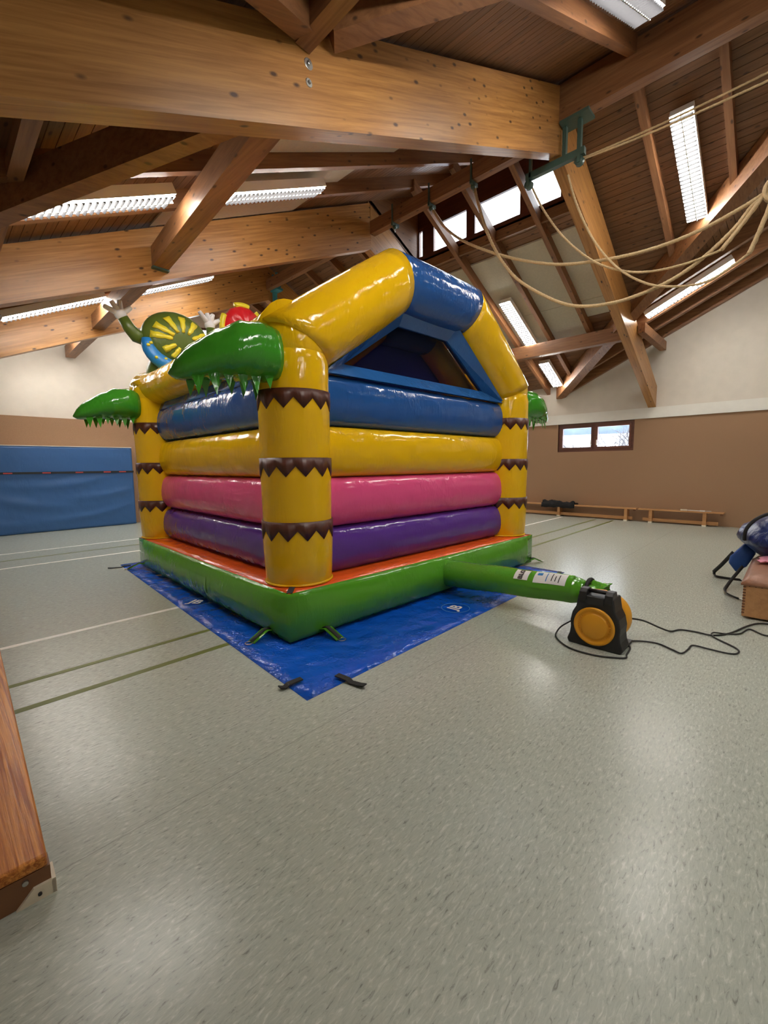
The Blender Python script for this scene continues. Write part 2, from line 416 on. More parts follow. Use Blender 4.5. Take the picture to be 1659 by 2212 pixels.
while x < XCL-.02:
    y0, y1 = (-1.5, YL) if x < XR-.05 else (CY0, CY1)
    plank((x, y0, zP1(x)), Vector((cs, 0, sn))*(PW-GAP), (0, y1-y0, 0), n1*.028, M['plank_y']); x += dx
x = XR+.02
while x < XW-.1:
    a = (cs, 0, -sn); nz = Vector((sn, 0, cs))
    yv = max(-1.2, x-CV+.03)
    spans = []
    if x < XCL:
        if yv < CY0: spans.append((yv, CY0))
        spans.append((CY1, YL))
    else:
        spans.append((yv, YL))
    for y0, y1 in spans:
        plank((x, y0, zP2(x)), Vector(a)*(PW-GAP), (0, y1-y0, 0), nz*.028, M['plank_y'])
    x += dx
y = XW-CV-.1
while y > YC:
    x0 = y+CV+.05; a = Vector((0, -cs, sn)); nz = Vector((0, sn, cs))
    plank((x0, y, zP3(y)), (XW-x0, 0, 0), a*(PW-GAP), nz*.028, M['plank_x']); y -= dx
# --- rafters, purlins, braces
def rafter(g, name, mat): return g.put(name, mat, ceil)
RD, RW = .2, .1
for y in (.9, 1.8, 3.65, 4.56, 5.46, 7.4, 8.3, 9.2, 11.1, 12.0, 12.9, 0, -.9):
    x1 = XCL if CY0 < y < CY1 else XR-.06
    rafter(G().prism([(XB, y-RW/2, zP1(XB)), (x1, y-RW/2, zP1(x1)), (x1, y-RW/2, zP1(x1)-RD), (XB, y-RW/2, zP1(XB)-RD)], (0, RW, 0)), 'rafter', M['raf_x'])
for y in (.95, 1.85, 3.67, 4.57, 5.42, 7.4, 8.3, 9.2, 11.1, 12.0, 0):
    x1 = min(XW-.02, y+CV-.02)
    rafter(G().prism([(XR+.07, y-.045, zP2(XR+.07)), (x1, y-.045, zP2(x1)), (x1, y-.045, zP2(x1)-RD), (XR+.07, y-.045, zP2(XR+.07)-RD)], (0, .09, 0)), 'rafter', M['raf_r'])
for x, d in ((10.35, .3), (11.22, .32), (11.98, .32), (12.69, .36)):
    y0 = x-CV-.05; y1 = YC
    rafter(G().prism([(x-.05, y0, zP3(y0)), (x-.05, y1, zP3(y1)), (x-.05, y1, zP3(y1)-d), (x-.05, y0, zP3(y0)-d)], (.1, 0, 0)), 'rafter', M['beam_y'])
vx = lambda x, dz: Vector((x, x-CV, zP2(x)+dz))
vo = Vector((.085, -.085, 0))
rafter(G().prism([vx(XW-.02, .0)-vo, vx(XR+.1, .0)-vo, vx(XR+.1, -.36)-vo, vx(XW-.02, -.36)-vo], vo*2), 'valley_rafter', M['raf_r'])
rafter(G().box((XR-.09, YN+.1, 6.13), (XR+.07, CY0-.05, 6.62)), 'ridge_beam', M['beam_y'])
rafter(G().box((XR-.06, CY0, 6.03), (XR+.07, CY1-.1, 6.27)), 'ridge_beam', M['beam_y'])
rafter(G().box((XR-.06, CY1+.15, 6.03), (XR+.07, YL, 6.27)), 'ridge_beam', M['beam_y'])
rafter(G().box((10.6, 2.85, 4.15), (10.78, 6.45, 4.45)), 'purlin', M['beam_y'])
rafter(G().box((10.7, 2.53, 4.25), (XW-.0, 2.665, 4.45)), 'tie_beam', M['raf_x'])
rafter(G().bar((2.08, 2.85, 4.29), (2.40, 6.44, 4.31), .2, .26), 'purlin', M['beam_y'])
rafter(G().bar((2.40, 6.62, 4.31), (2.55, 10.19, 4.36), .2, .26), 'purlin', M['beam_y'])
rafter(G().bar((2.58, 10.37, 4.36), (2.66, 13.2, 4.36), .2, .26), 'purlin', M['beam_y'])
rafter(G().box((1.97, .6, 4.37), (2.09, 2.67, 4.6)), 'purlin', M['beam_y'])
rafter(G().box((.6, 2.85, 3.72), (.7, 6.4, 3.86)), 'purlin', M['beam_y'])
def brace(a, b, w=.14, h=.28): return rafter(G().bar(a, b, w, h), 'brace', M['raf_x'])
brace((2.1, 2.8, 4.28), (.2, 5.25, 3.48))
brace((2.22, 2.62, 4.62), (4.35, .75, 5.62), .17, .26)
brace((2.0, 2.60, 4.50), (.2, 1.83, 3.64), .15, .22)
# steel shoe where the purlin meets the second frame
rafter(G().box((2.29, 6.38, 4.155), (2.5, 6.45, 4.18)), 'steel_shoe', M['green_steel'])

# --- acoustic panels
def pan(x0, x1, y0, y1, side):
    z = zP1 if side == 1 else zP2
    o = -.035
    G().prism([(x0, y0, z(x0)+o), (x1, y0, z(x1)+o), (x1, y1, z(x1)+o), (x0, y1, z(x0)+o)], (0, 0, .03)).put('acoustic_panel', M['panel'], ceil)
for y0, y1, xa, xb in ((2.86, 3.6, 2.75, 5.0), (3.7, 4.5, 2.7, 5.0), (4.61, 5.4, 2.45, 4.7), (5.51, 6.44, 2.3, 4.6), (6.65, 7.35, 2.6, 5), (7.45, 8.25, 2.6, 5), (8.35, 9.15, 2.6, 5), (9.25, 10.1, 2.6, 5)):
    pan(xa, xb, y0, y1, 1)
for y0, y1 in ((2.86, 3.62), (3.72, 4.52), (4.62, 5.37), (5.47, 6.44)):
    pan(8.4, 10.0, y0, y1, 2); 
    if y0 < 3: pan(10.01, 10.45, y0, y1, 2)
    else: pan(10.01, 11.2, y0, y1, 2)

# --- clerestory wall with windows
zw0, zw1 = 6.10, 6.70
cw = G().box((XCL, CY0, zP2(XCL)-.05), (XCL+.12, CY1, zw0)).box((XCL, CY0, zw1), (XCL+.12, CY1, zP1(XCL)+.02))
posts = [(CY0, 3.27), (3.91, 4.03), (5.07, 5.20), (6.1, 6.34)]
for a, b in posts: cw.box((XCL, a, zw0), (XCL+.12, b, zw1))
cwo = cw.put('clerestory_wall', M['redwood'], ceil)
G().box((XCL-.05, CY0, zP2(XCL)-.16), (XCL, CY1, zP2(XCL)+.02)).put('sill_board', M['plank_y'], ceil)
for yy in (CY0-.04, CY1):
    G().prism([(XR, yy, zP2(XR)-.02), (XCL+.12, yy, zP2(XCL+.12)-.02), (XCL+.12, yy, zP1(XCL+.12)), (XR, yy, zP1(XR))], (0, .04, 0)).put('cheek_board', M['plank_x'], ceil)
wn = 2
for a, b in ((3.27, 3.91), (4.03, 5.07), (5.20, 6.1), (6.34, CY1)):
    fr = G()
    fw = .035
    fr.box((XCL+.01, a, zw0), (XCL+.06, b, zw0+fw)).box((XCL+.01, a, zw1-fw), (XCL+.06, b, zw1)).box((XCL+.01, a, zw0+fw), (XCL+.06, a+fw, zw1-fw)).box((XCL+.01, b-fw, zw0+fw), (XCL+.06, b, zw1-fw))
    o = fr.put('window_%d' % wn, M['redwood']); o['kind'] = 'structure'; wn += 1
    G().box((XCL+.03, a+fw, zw0+fw), (XCL+.038, b-fw, zw1-fw)).put('pane', M['glass'], o)

# --- window in the felt wall
g = G(); y0, y1, z0, z1 = 3.13, 5.10, 1.83, 2.615
x0, x1 = XW+.0, XW+.09; t = .075
g.box((x0, y0, z0), (x1, y1, z0+t)).box((x0, y0, z1-t), (x1, y1, z1)).box((x0, y0, z0+t), (x1, y0+t, z1-t)).box((x0, y1-t, z0+t), (x1, y1, z1-t)).box((x0, 4.08, z0+t), (x1, 4.15, z1-t))
w1 = g.put('window_1', M['redwood']); w1['kind'] = 'structure'
for a, b, hy in ((y0+t, 4.08, 4.04), (4.15, y1-t, 4.19)):
    s_ = .05
    c = G().box((x0-.02, a, z0+t), (x1-.03, b, z0+t+s_)).box((x0-.02, a, z1-t-s_), (x1-.03, b, z1-t)).box((x0-.02, a, z0+t+s_), (x1-.03, a+s_, z1-t-s_)).box((x0-.02, b-s_, z0+t+s_), (x1-.03, b, z1-t-s_)).put('casement', M['redwood'], w1)
    G().box((x0+.02, a+s_, z0+t+s_), (x0+.028, b-s_, z1-t-s_)).put('pane', M['glass'], c)
    G().box((x0-.05, hy-.012, 2.0), (x0-.02, hy+.012, 2.04)).box((x0-.06, hy-.01, 2.02), (x0-.045, hy+.01, 2.14)).put('handle', M['white_trim'], c)
G().box((XW-.03, 5.10, 1.83), (XW+.25, 5.115, 2.62)).put('reveal', M['white_trim'], w1)

# window high in the gable of the mat wall
gw = G()
fw = .07
zt = lambda x: WZ1-.18+(x-WX0)*.18/(WX1-WX0)
gw.box((WX0, YL+.02, WZ0), (WX1, YL+.08, WZ0+fw)).box((WX0, YL+.02, WZ0+fw), (WX0+fw, YL+.08, WZ1-.25)).box((WX1-fw, YL+.02, WZ0+fw), (WX1, YL+.08, WZ1-.07))
gw.prism([(WX0, YL+.02, zt(WX0)-fw), (WX1, YL+.02, zt(WX1)-fw), (WX1, YL+.02, zt(WX1)), (WX0, YL+.02, zt(WX0))], (0, .06, 0))
o = gw.put('window_%d' % wn, M['redwood']); o['kind'] = 'structure'
G().box((WX0+fw, YL+.045, WZ0+fw), (WX1-fw, YL+.052, WZ1-.2)).put('pane', M['glass'], o)

# ================================================================== ROOF FRAMES
def zbl(x): return 3.0+.432*x
def zbr(x): return 5.79-(x-6.4)*.458
def roof_frame(yf, label, bolts=False, th=.17):
    t = thing('roof_frame', label, 'roof beam', (XR, yf, 0), group='glulam roof frames')
    def put(g, name, mat):
        o = g.put(name, mat); o.parent = t; o.matrix_parent_inverse = Matrix.Translation((-XR, -yf, 0)); return o
    x0 = XB
    put(G().prism([(x0, yf, zbl(x0)), (XR, yf, zbl(XR)), (XR, yf, zP1(XR)-.05), (x0, yf, zP1(x0)-.05)], (0, th, 0)), 'left_beam', M['beam_x'])
    put(G().prism([(XR, yf, zbl(XR)), (XW, yf, 2.885), (XW, yf, 3.40), (XR+.01, yf, zP2(XR+.01)-.07)], (0, th, 0)), 'right_beam', M['beam_r'])
    if bolts:
        for z, r in ((4.312, .036), (4.192, .028)):
            b = put(G().lathe([(r, 0), (r, -.004), (r*.9, -.006), (.001, -.006)], 20, 'y', (2.085, yf, z)), 'washer', M['steel'])
            put(G().lathe([(r*.45, -.006), (r*.45, -.016), (r*.3, -.02), (.001, -.02)], 12, 'y', (2.085, yf, z)), 'bolt', M['steel'])
    return t
roof_frame(FR[0], 'nearest big glulam roof frame with two steel bolts, crossing the top', True)
roof_frame(FR[1], 'middle glulam roof frame, ending above the peak of the bouncy castle')
roof_frame(FR[2], 'farthest glulam roof frame, just in front of the wall with the blue mat')

# ================================================================== CEILING LAMPS
def lamp(c, L, side, label, Wd=.27):
    """trough lamp with louvres; c = centre of its underside in world, long axis down the slope"""
    t = thing('ceiling_lamp', label, 'lamp', group='fluorescent ceiling lamps')
    if side == 1: ax = Vector((cs, 0, sn)); ay = Vector((0, 1, 0))
    elif side == 2: ax = Vector((cs, 0, -sn)); ay = Vector((0, 1, 0))
    else: ax = Vector((0, -cs, sn)); ay = Vector((1, 0, 0))
    az = ax.cross(ay)
    if az.z < 0: ay = -ay; az = -az
    t.matrix_world = Matrix(((ax.x, ay.x, az.x, c[0]), (ax.y, ay.y, az.y, c[1]), (ax.z, ay.z, az.z, c[2]), (0, 0, 0, 1)))
    h = .09; l = L/2; w = Wd/2; k = .006
    g = G().box((-l, -w, 0), (l, -w+k, h)).box((-l, w-k, 0), (l, w, h)).box((-l, -w+k, 0), (-l+k, w-k, h)).box((l-k, -w+k, 0), (l, w-k, h)).box((-l, -w, h), (l, w, h+.012))
    g.box((-l+k, -.006, -.04), (l-k, .006, .036)); g.put('housing', M['lamp_white'], t)
    g = G(); n = int(L/.062)
    for i in range(1, n):
        x = -l+L*i/n
        g.prism([(x-.016, -w+k, -.021), (x+.016, -w+k, -.021), (x, -w+k, -.044)], (0, 2*w-2*k, 0))
    g.put('louvre', M['louvre'], t)
    for y in (-w/2, w/2):
        g = G(); g.box((-l+.02, y-.048, -.02), (l-.02, y+.048, .02)); g.put('fluorescent_tube', M['tube'], t)
    return t
LZ = -.25
def lp1(x0, x1, y, label): xm = (x0+x1)/2; lamp((xm, y, zP1(xm)+LZ), (x1-x0)/cs, 1, label)
def lp2(x0, x1, y, label): xm = (x0+x1)/2; lamp((xm, y, zP2(xm)+LZ), (x1-x0)/cs, 2, label)
lp1(.72, 2.04, 5.03, 'louvred ceiling lamp behind the big beam, left of the diagonal timber')
lp1(2.7, 4.12, 5.1, 'louvred ceiling lamp behind the big beam, right of the diagonal timber')
lp1(1.0, 2.45, 9.25, 'distant louvred ceiling lamp cut by the left edge of the picture')
lp1(3.05, 4.55, 9.4, 'distant louvred ceiling lamp directly above the raised glove and turtle')
lp1(4.0, 5.32, 1.36, 'ceiling lamp cut by the top edge of the picture')
lp2(7.22, 8.78, 1.42, 'very bright large ceiling lamp crossed by two thin ropes')
lp2(9.25, 10.74, 5.02, 'long bright ceiling lamp between dark rafters right of the castle arch')
lp2(11.35, 12.32, 5.0, 'short bright ceiling lamp above the castle right palm leaf')
lamp((10.83, 1.83, zP3(1.83)-.33), 1.58, 3, 'slanting louvred ceiling lamp near the white gable wall')
lp1(1.0, 2.45, 12.0, 'ceiling lamp in the last bay, lower, hidden by the farthest frame')
lp1(3.05, 4.55, 12.0, 'ceiling lamp in the last bay, upper, hidden by the farthest frame')
# the same row goes on over the camera and behind it
lp1(1.55, 3.0, 1.36, 'ceiling lamp over the camera, outside the picture')
lp1(1.1, 2.5, -2.2, 'ceiling lamp behind the camera, lower in the slope')
lp1(3.6, 5.0, -2.2, 'ceiling lamp behind the camera, higher in the slope')
lamp((9.6, -1.9, zP3(-1.9)-.35), 1.5, 1, 'ceiling lamp in the side wing outside the picture')
lp2(8.6, 10.0, 8.8, 'ceiling lamp hidden behind the bouncy castle, upper')
lp2(10.6, 12.0, 8.8, 'ceiling lamp hidden behind the bouncy castle, lower')

# ================================================================== BOUNCY CASTLE
CO = Vector((1.976, 2.992, 0)); CR = math.radians(-2.2)
LX, LY, BH = 4.22, 4.25, .44
castle = thing('bouncy_castle', 'large inflatable bouncy castle in yellow, blue, pink, violet and green', 'bouncy castle', CO, CR)
# base with bulging sides
rings = []
NS = 18
def base_ring(z, bulge):
    ring = []
    cor = [(0, 0), (LX, 0), (LX, LY), (0, LY)]; nr = [(0, -1), (1, 0), (0, 1), (-1, 0)]
    for k in range(4):
        a, b = cor[k], cor[(k+1) % 4]
        for i in range(NS):
            t = i/NS; e = min(1, math.sin(math.pi*t)*2.2)**.6 if 0 < t < 1 else 0
            # soft pleats along the seam
            ww = .002*math.sin(t*60+k)*bulge/.07
            x = a[0]+(b[0]-a[0])*t+nr[k][0]*(bulge*e+ww*e); y = a[1]+(b[1]-a[1])*t+nr[k][1]*(bulge*e+ww*e)
            ring.append((x, y, z))
    return ring
for j in range(11):
    v = j/10; rings.append(base_ring(.025+(BH-.025)*v, .075*math.sin(math.pi*v)**.8 if 0 < v < 1 else 0))
G().loft(rings).put('base', M['g'], castle, True)
# orange ledge on top of the base
g = G(); nx = 26
vsq, fs = [], []
for j in range(nx+1):
    for i in range(nx+1):
        x = .012+(LX-.024)*i/nx; y = .012+(LY-.024)*j/nx
        ee = min(1, min(i, nx-i, j, nx-j)/2); vsq.append((x, y, BH+.003+.016*ee+.004*ee*math.sin(i*2.2)*math.sin(j*1.9)))
for j in range(nx):
    for i in range(nx):
        a = j*(nx+1)+i; fs.append((a, a+1, a+nx+2, a+nx+1))
led = pyd('ledge', vsq, fs, M['o'], castle, True)
md = led.modifiers.new('s', 'SOLIDIFY'); md.thickness = .012; md.offset = -1
# pillars
PR = .315
PC = [(.335, .345), (LX-.245, .335), (.31, LY-.19), (LX-.335, LY-.19)]
EZ = 2.56
def pillar(cx, cy, top):
    prof = [(PR-.03, BH-.005), (PR-.012, BH+.03), (PR-.004, BH+.2)]
    for k in range(1, 10): prof.append((PR+.004*math.sin(k*2.1), BH+.2+(top-.12-BH-.2)*k/9))
    prof += [(PR-.02, top-.02), (PR-.08, top+.07), (PR-.17, top+.13), (.02, top+.15)]
    o = G().lathe(prof, 40, c=(cx, cy, 0)).put('pillar', M['y'], castle, True)
    n = 12
    for zt_ in (2.15, 1.575, 1.02):
        v, f = [], []; m = n*2; r = PR+.009
        for k in range(m):
            a = 2*math.pi*k/m+.2; zb = zt_-.075 if k % 2 else zt_-.165
            v += [(cx+r*math.cos(a), cy+r*math.sin(a), zt_), (cx+r*math.cos(a), cy+r*math.sin(a), zb)]
        # subdivide each tooth so it hugs the round pillar
        v, f = [], []; sub = 3; tot = m*sub
        for k in range(tot):
            a = 2*math.pi*k/tot+.2; t = (k/sub) % 2; t = t if t <= 1 else 2-t
            zb = zt_-.165+.09*t
            for rr in (r, r-.02):
                v += [(cx+rr*math.cos(a), cy+rr*math.sin(a), zt_), (cx+rr*math.cos(a), cy+rr*math.sin(a), zb)]
        for k in range(tot):
            a = 4*k; b = 4*((k+1) % tot)
            f += [(a, b, b+1, a+1), (a+2, a+3, b+3, b+2), (a, a+2, b+2, b), (a+1, b+1, b+3, a+3)]
        pyd('zigzag_band', v, f, M['br'], o, True)
    # rope seam round the foot
    G().tube([(cx+(PR-.01)*math.cos(2*math.pi*k/32), cy+(PR-.01)*math.sin(2*math.pi*k/32), BH+.022) for k in range(32)], .011, 6, closed=True).put('foot_seam', M['y'], o, True)
    return o
for k, (cx, cy) in enumerate(PC): pillar(cx, cy, EZ-.05 if k != 2 else EZ)
# arches (back one faces the camera, front one carries the figures)
def seg(pts, r, mat, name):
    P = []
    for i in range(len(pts)-1):
        a, b = Vector(pts[i]), Vector(pts[i+1]); n = 7
        for k in range(n): P.append(a.lerp(b, k/n))
    P.append(Vector(pts[-1]))
    return G().tube(P, r, 30).put(name, mat, castle, True)
AXL, AXR, AZ = 1.60, 2.86, 3.43
def arch(yc, xl, xr):
    el = (xl, yc, EZ); er = (xr, yc, EZ); tl = Vector((AXL, yc, AZ)); tr = Vector((AXR, yc, AZ))
    def piece(pts, mat, pre, post):
        # mitred cut ends: ring planes follow the bisector with the neighbour piece
        pts = [Vector(p) for p in pts]; g = G(); n = 32; rings = []
        d = (pts[1]-pts[0]).normalized(); side = Vector((0, 1, 0)); up = d.cross(side).normalized()
        if up.z < 0: up = -up
        m = 12
        def nrm(q): return q.normalized()
        p0 = nrm(nrm(pts[0]-Vector(pre))+d) if pre is not None else d
        p1 = nrm(nrm(Vector(post)-pts[1])+d) if post is not None else d
        for i in range(m+1):
            t = i/m; c = pts[0].lerp(pts[1], t); pn = d
            ring = []
            for k in range(n):
                a = 2*math.pi*k/n; rr = PR*(1+.02*math.sin(math.pi*t))
                p = c+side*math.cos(a)*rr+up*math.sin(a)*rr
                off = p-c
                if i == 0: p = p-d*(off.dot(p0)/d.dot(p0))
                elif i == m: p = p-d*(off.dot(p1)/d.dot(p1))
                else:
                    # squash intermediate rings between the two cut planes
                    s0 = -(off.dot(p0)/d.dot(p0)); s1 = -(off.dot(p1)/d.dot(p1))
                    p = p+d*(s0*(1-t)+s1*t)
                ring.append(p)
            rings.append(ring)
        return g.loft(rings).put('arch_tube', mat, castle, True)
    piece((el, tl), M['y'], (xl, yc, EZ-1), tr)
    piece((tl, tr), M['b'], el, er)
    piece((tr, er), M['y'], tl, (xr, yc, EZ-1))
    for c in (el, er): G().ell((c[0], c[1], c[2]-.01), (PR-.006, PR-.006, PR-.004), 32, 18).put('elbow', M['y'], castle, True)
arch(PC[0][1], PC[0][0], PC[1][0])
arch(PC[2][1], PC[2][0], PC[3][0])
# side beams along y
for xc in (PC[0][0], PC[1][0]-.1):
    pts = [Vector((xc-.035, .3+(LY-.34)*k/20, 2.64+.04*math.sin(math.pi*k/20))) for k in range(21)]
    G().tube(pts, lambda t: .225+.07*(2*t-1)**8, 26).put('side_beam', M['y'], castle, True)
# wall rolls
ZS = [.445, .905, 1.392, 1.886, 2.375]
def roll(a, b, n, z0, z1, depth, mat, name='wall_roll', back=.06):
    """bulging horizontal air chamber between two ends a,b (xy), outward normal n"""
    a, b, n = Vector((*a, 0)), Vector((*b, 0)), Vector((*n, 0)); m = 30; q = 14; rings = []
    for i in range(m+1):
        t = i/m; e = 1-.12*abs(2*t-1)**10
        c = a.lerp(b, t); ring = []
        for k in range(q+1):
            ph = math.pi*k/q
            d = depth*math.sin(ph)**.72*e
            z = (z0+z1)/2-(z1-z0)/2*math.cos(ph)
            d += .006*math.sin(i*1.7+k)*math.sin(ph)
            p = c+n*d; ring.append((p.x, p.y, z))
        p = c-n*back; ring += [(p.x, p.y, z1), (p.x, p.y, z0)]
        rings.append(ring)
    return G().loft(rings).put(name, mat, castle, True)
cols = ['v', 'p', 'y', 'b']
WY = .375
for i in range(4):
    roll((.5, WY), (LX-.26, WY), (0, -1), ZS[i], ZS[i+1], .165, M[cols[i]])
    roll((WY, .5), (WY, LY-.2), (-1, 0), ZS[i], ZS[i+1], .165, M[cols[i]])
    roll((LX-WY, .5), (LX-WY, LY-.5), (1, 0), ZS[i], ZS[i+1], .165, M[cols[i]])
# blue window surround of the back arch
def inner(d):   # inner outline of the arch at distance d inside the tube centre line
    e = Vector((AXL-PC[0][0], 0, AZ-EZ)).normalized(); nn = Vector((e.z, 0, -e.x))
    zt_ = AZ-d
    k = (zt_-EZ-nn.z*d)/e.z; xl = PC[0][0]+nn.x*d+e.x*k
    zb = 2.45; k2 = (zb-EZ-nn.z*d)/e.z; xb = PC[0][0]+nn.x*d+e.x*k2
    wx = PC[0][0]+PC[1][0]
    return [(xb, zb), (xl, zt_), (wx-xl, zt_), (wx-xb, zb)]
o1 = inner(PR-.05); o2 = inner(PR+.09)
o1 = [(o1[0][0]-.06, 2.36), o1[1], o1[2], (o1[3][0]+.06, 2.36)]
o2 = [(o2[0][0]+.04, 2.50), o2[1], o2[2], (o2[3][0]-.04, 2.50)]
g = G(); yw0, yw1 = .22, .42
for k in range(4):
    a, b = k, (k+1) % 4
    ring = [(o1[a][0], yw0, o1[a][1]), (o1[b][0], yw0, o1[b][1]), (o2[b][0], yw1-.06, o2[b][1]), (o2[a][0], yw1-.06, o2[a][1])]
    g.prism(ring, (0, .06, 0))
g.put('window_surround', M['lb'], castle)
g = G(); g.prism([(x, .385, z) for x, z in o2], (0, .004, 0)); g.put('net', M['net'], castle)
# fabric facade inside the front arch; behind the net an inner arch with a dark blue sheet
fi = inner(PR-.03)
g = G(); g.prism([(fi[0][0]-.1, LY-.36, 1.95), (fi[1][0], LY-.36, fi[1][1]), (fi[2][0], LY-.36, fi[2][1]), (fi[3][0]+.1, LY-.36, 1.95)], (0, .02, 0)); g.put('facade_sheet', M['b'], castle)
ia = inner(PR+.03); iy = .70
ia = [(ia[0][0]-.12, ia[0][1]-.12), ia[1], ia[2], (ia[3][0]+.12, ia[3][1]-.12)]
for k, mt in enumerate(('y', 'b', 'y')):
    a, b = Vector((ia[k][0], iy, ia[k][1])), Vector((ia[k+1][0], iy, ia[k+1][1]))
    G().tube([a.lerp(b, i/6) for i in range(7)], .17, 18).put('inner_arch_tube', M[mt], castle, True)
isn = inner(PR-.08)
g = G(); g.prism([(isn[0][0]-.2, iy+.1, 2.2), (isn[0][0]-.1, iy+.1, 2.45), (isn[1][0], iy+.1, isn[1][1]), (isn[2][0], iy+.1, isn[2][1]), (isn[3][0]+.1, iy+.1, 2.45), (isn[3][0]+.2, iy+.1, 2.2)], (0, .012, 0)); g.put('inner_sheet', M['navy'], castle)
for xs, sg in ((WY-.05, 1), (PC[1][0]-.1, -1)):
    v = []; f = []
    for j in range(21):
        y = .5+(LY-1.0)*j/20
        for i in range(5): v.append((xs-sg*.06+sg*.07*i/4+sg*.02*math.sin(j*.9), y, 2.33+.17*i/4))
    for j in range(20):
        for i in range(4): a = j*5+i; f.append((a, a+1, a+6, a+5))
    so = pyd('side_sheet', v, f, M['lb'], castle, True); mm = so.modifiers.new('s', 'SOLIDIFY'); mm.thickness = .01
# palm leaves
def leaf(base, d, L, hb, wb, droop, name='palm_leaf'):
    base = Vector(base); d = Vector(d); sd = Vector((-d.y, d.x, 0)); rings = []; n = 20; m = 16
    for i in range(m+1):
        t = i/m
        taper = (1-t**3.4)**.52 if t < 1 else 0
        taper = max(taper, .05)
        cz = -droop*(t**1.7)+.03*math.sin(math.pi*t)
        c = base+d*(L*t)+Vector((0, 0, cz))
        hh = hb*(.92+.25*math.sin(min(1, t*1.6)*math.pi)*.5)*taper*(1-.22*t); w = wb*(.9+.3*math.sin(math.pi*min(1, t*1.3)))*taper
        ring = []
        for k in range(n):
            a = 2*math.pi*k/n; ca, sa = math.cos(a), math.sin(a)
            z = hh/2*sa*(1 if sa > 0 else .72); y = w/2*math.copysign(abs(ca)**.85, ca)
            p = c+sd*y+Vector((0, 0, z)); p += Vector((0, 0, 1))*.012*math.sin(t*26+k)*taper*math.sin(math.pi*t)
            ring.append(p)
        rings.append(ring)
    o = G().loft(rings).put(name, M['dg'], castle, True)
    K = 6
    for s_ in (-1, 1):
        g = G()
        for i in range(K):
            t0 = .06+.78*i/K; t1 = t0+.78/K; tm = (t0+t1)/2+.02*math.sin(i*3)
            def P(t, dz, out):
                tp = (1-t**3.4)**.52; cz = -droop*t**1.7+.03*math.sin(math.pi*t)
                hh = hb*(.92+.125*math.sin(min(1, t*1.6)*math.pi))*tp*(1-.22*t)
                return base+d*(L*t)+sd*(s_*wb*.26*tp*out)+Vector((0, 0, cz-hh*.29+dz))
            ln = .13*(.75+.5*((i*37+11*s_) % 10)/10)*hb/.5
            a, b, c = P(t0, .035, 1), P(t1, .035, 1), P(tm, -ln, 1.25)
            th = sd*(s_*.006)
            g.prism([a, b, c], th)
        g.put('leaf_fringe', M['dg'], o)
    return o
leaf((PC[0][0]-PR+.07, .26, 2.385), (-.995, .1, 0), .82, .55, .46, .20)
leaf((PC[2][0]-PR+.05, PC[2][1], 2.37), (-1, 0, 0), .78, .52, .46, .17)
leaf((PC[1][0]+PR-.05, .28, 2.36), (1, -.0, 0), .86, .50, .42, .17)
leaf((PC[3][0]+PR-.05, PC[3][1], 2.36), (1, 0, 0), .78, .44, .40, .16)
# turtle figure on the front arch, seen from behind
TX, TY, TZ = .65, LY-.2, 3.40
def fig(g, name, mat, par): return g.put(name, mat, par, True)
tilt = Matrix.Rotation(math.radians(-12), 3, 'X')
tur = fig(G().ell((TX, TY, TZ), (.50, .26, .44), 32, 18), 'turtle', M['tg'], castle)
def on_shell(u, w, lift=.006):   # point on the near side of the shell
    q = max(0, 1-(u/.50)**2-(w/.44)**2); return Vector((TX+u, TY-.26*math.sqrt(q)-lift, TZ+w))
for k, a in enumerate([172, 148, 118, 88, 60, 28, -4, -38, -62, -88, -115, -146]):
    th = math.radians(a); cu, cw_ = .02, -.03; v = []; f = []
    n = 7; up = a > -2
    r0, r1 = (.14, .40) if up else (.12, .30)
    for i in range(n):
        r = r0+(r1-r0)*i/(n-1); hw = (.022+.028*i/(n-1))+.006*math.sin(i*2.2+k)
        for s_ in (-1, 0, 1):
            u = cu+r*math.cos(th)*1.08-s_*hw*math.sin(th); w = cw_+r*math.sin(th)*.92+s_*hw*math.cos(th)
            v.append(on_shell(u, w)); 
    for i in range(n-1):
        for s_ in range(2): a_ = i*3+s_; f.append((a_, a_+1, a_+4, a_+3))
    so = pyd('shell_stripe', v, f, M['ty'], tur, True); mm = so.modifiers.new('s', 'SOLIDIFY'); mm.thickness = .012; mm.offset = 0
fig(G().ell((TX-.02, TY+.05, TZ-.52), (.42, .26, .40), 24, 14), 'belly', M['tg'], tur)
sc = []
for k in range(13):
    a = math.radians(178+k*10.5); sc.append((TX+.46*math.cos(a), TY-.14-.14*abs(math.sin(a))**2, TZ-.06+.40*math.sin(a)))
so = fig(G().tube(sc, lambda t: .10*(.6+.4*math.sin(math.pi*t)**.6), 14), 'scarf', M['tb'], tur)
for k in range(9):
    p = Vector(sc[1+k]); fig(G().ell(p+Vector((.03*(-1)**k, -.085, .035*math.sin(k*2))), (.026, .022, .022), 8, 6), 'dot', M['ty'], tur)
def arm(pts, r0, hand, spread):
    fig(G().tube(pts, lambda t: r0*(1-.28*t), 14), 'arm', M['tg'], tur)
    c = Vector(pts[-1]); dirv = (c-Vector(pts[-2])).normalized()
    g = G().ell(c+dirv*.05, (.085, .06, .085), 14, 10)
    for dx_, dz_, L_ in hand:
        e = c+dirv*.06+Vector((dx_, -.02, dz_)); b_ = c+dirv*.04
        g.tube([b_, b_.lerp(e, .6), e, e+(e-b_).normalized()*.012], lambda t: .042*(1-.35*t), 9)
    fig(g, 'glove', M['w'], tur)
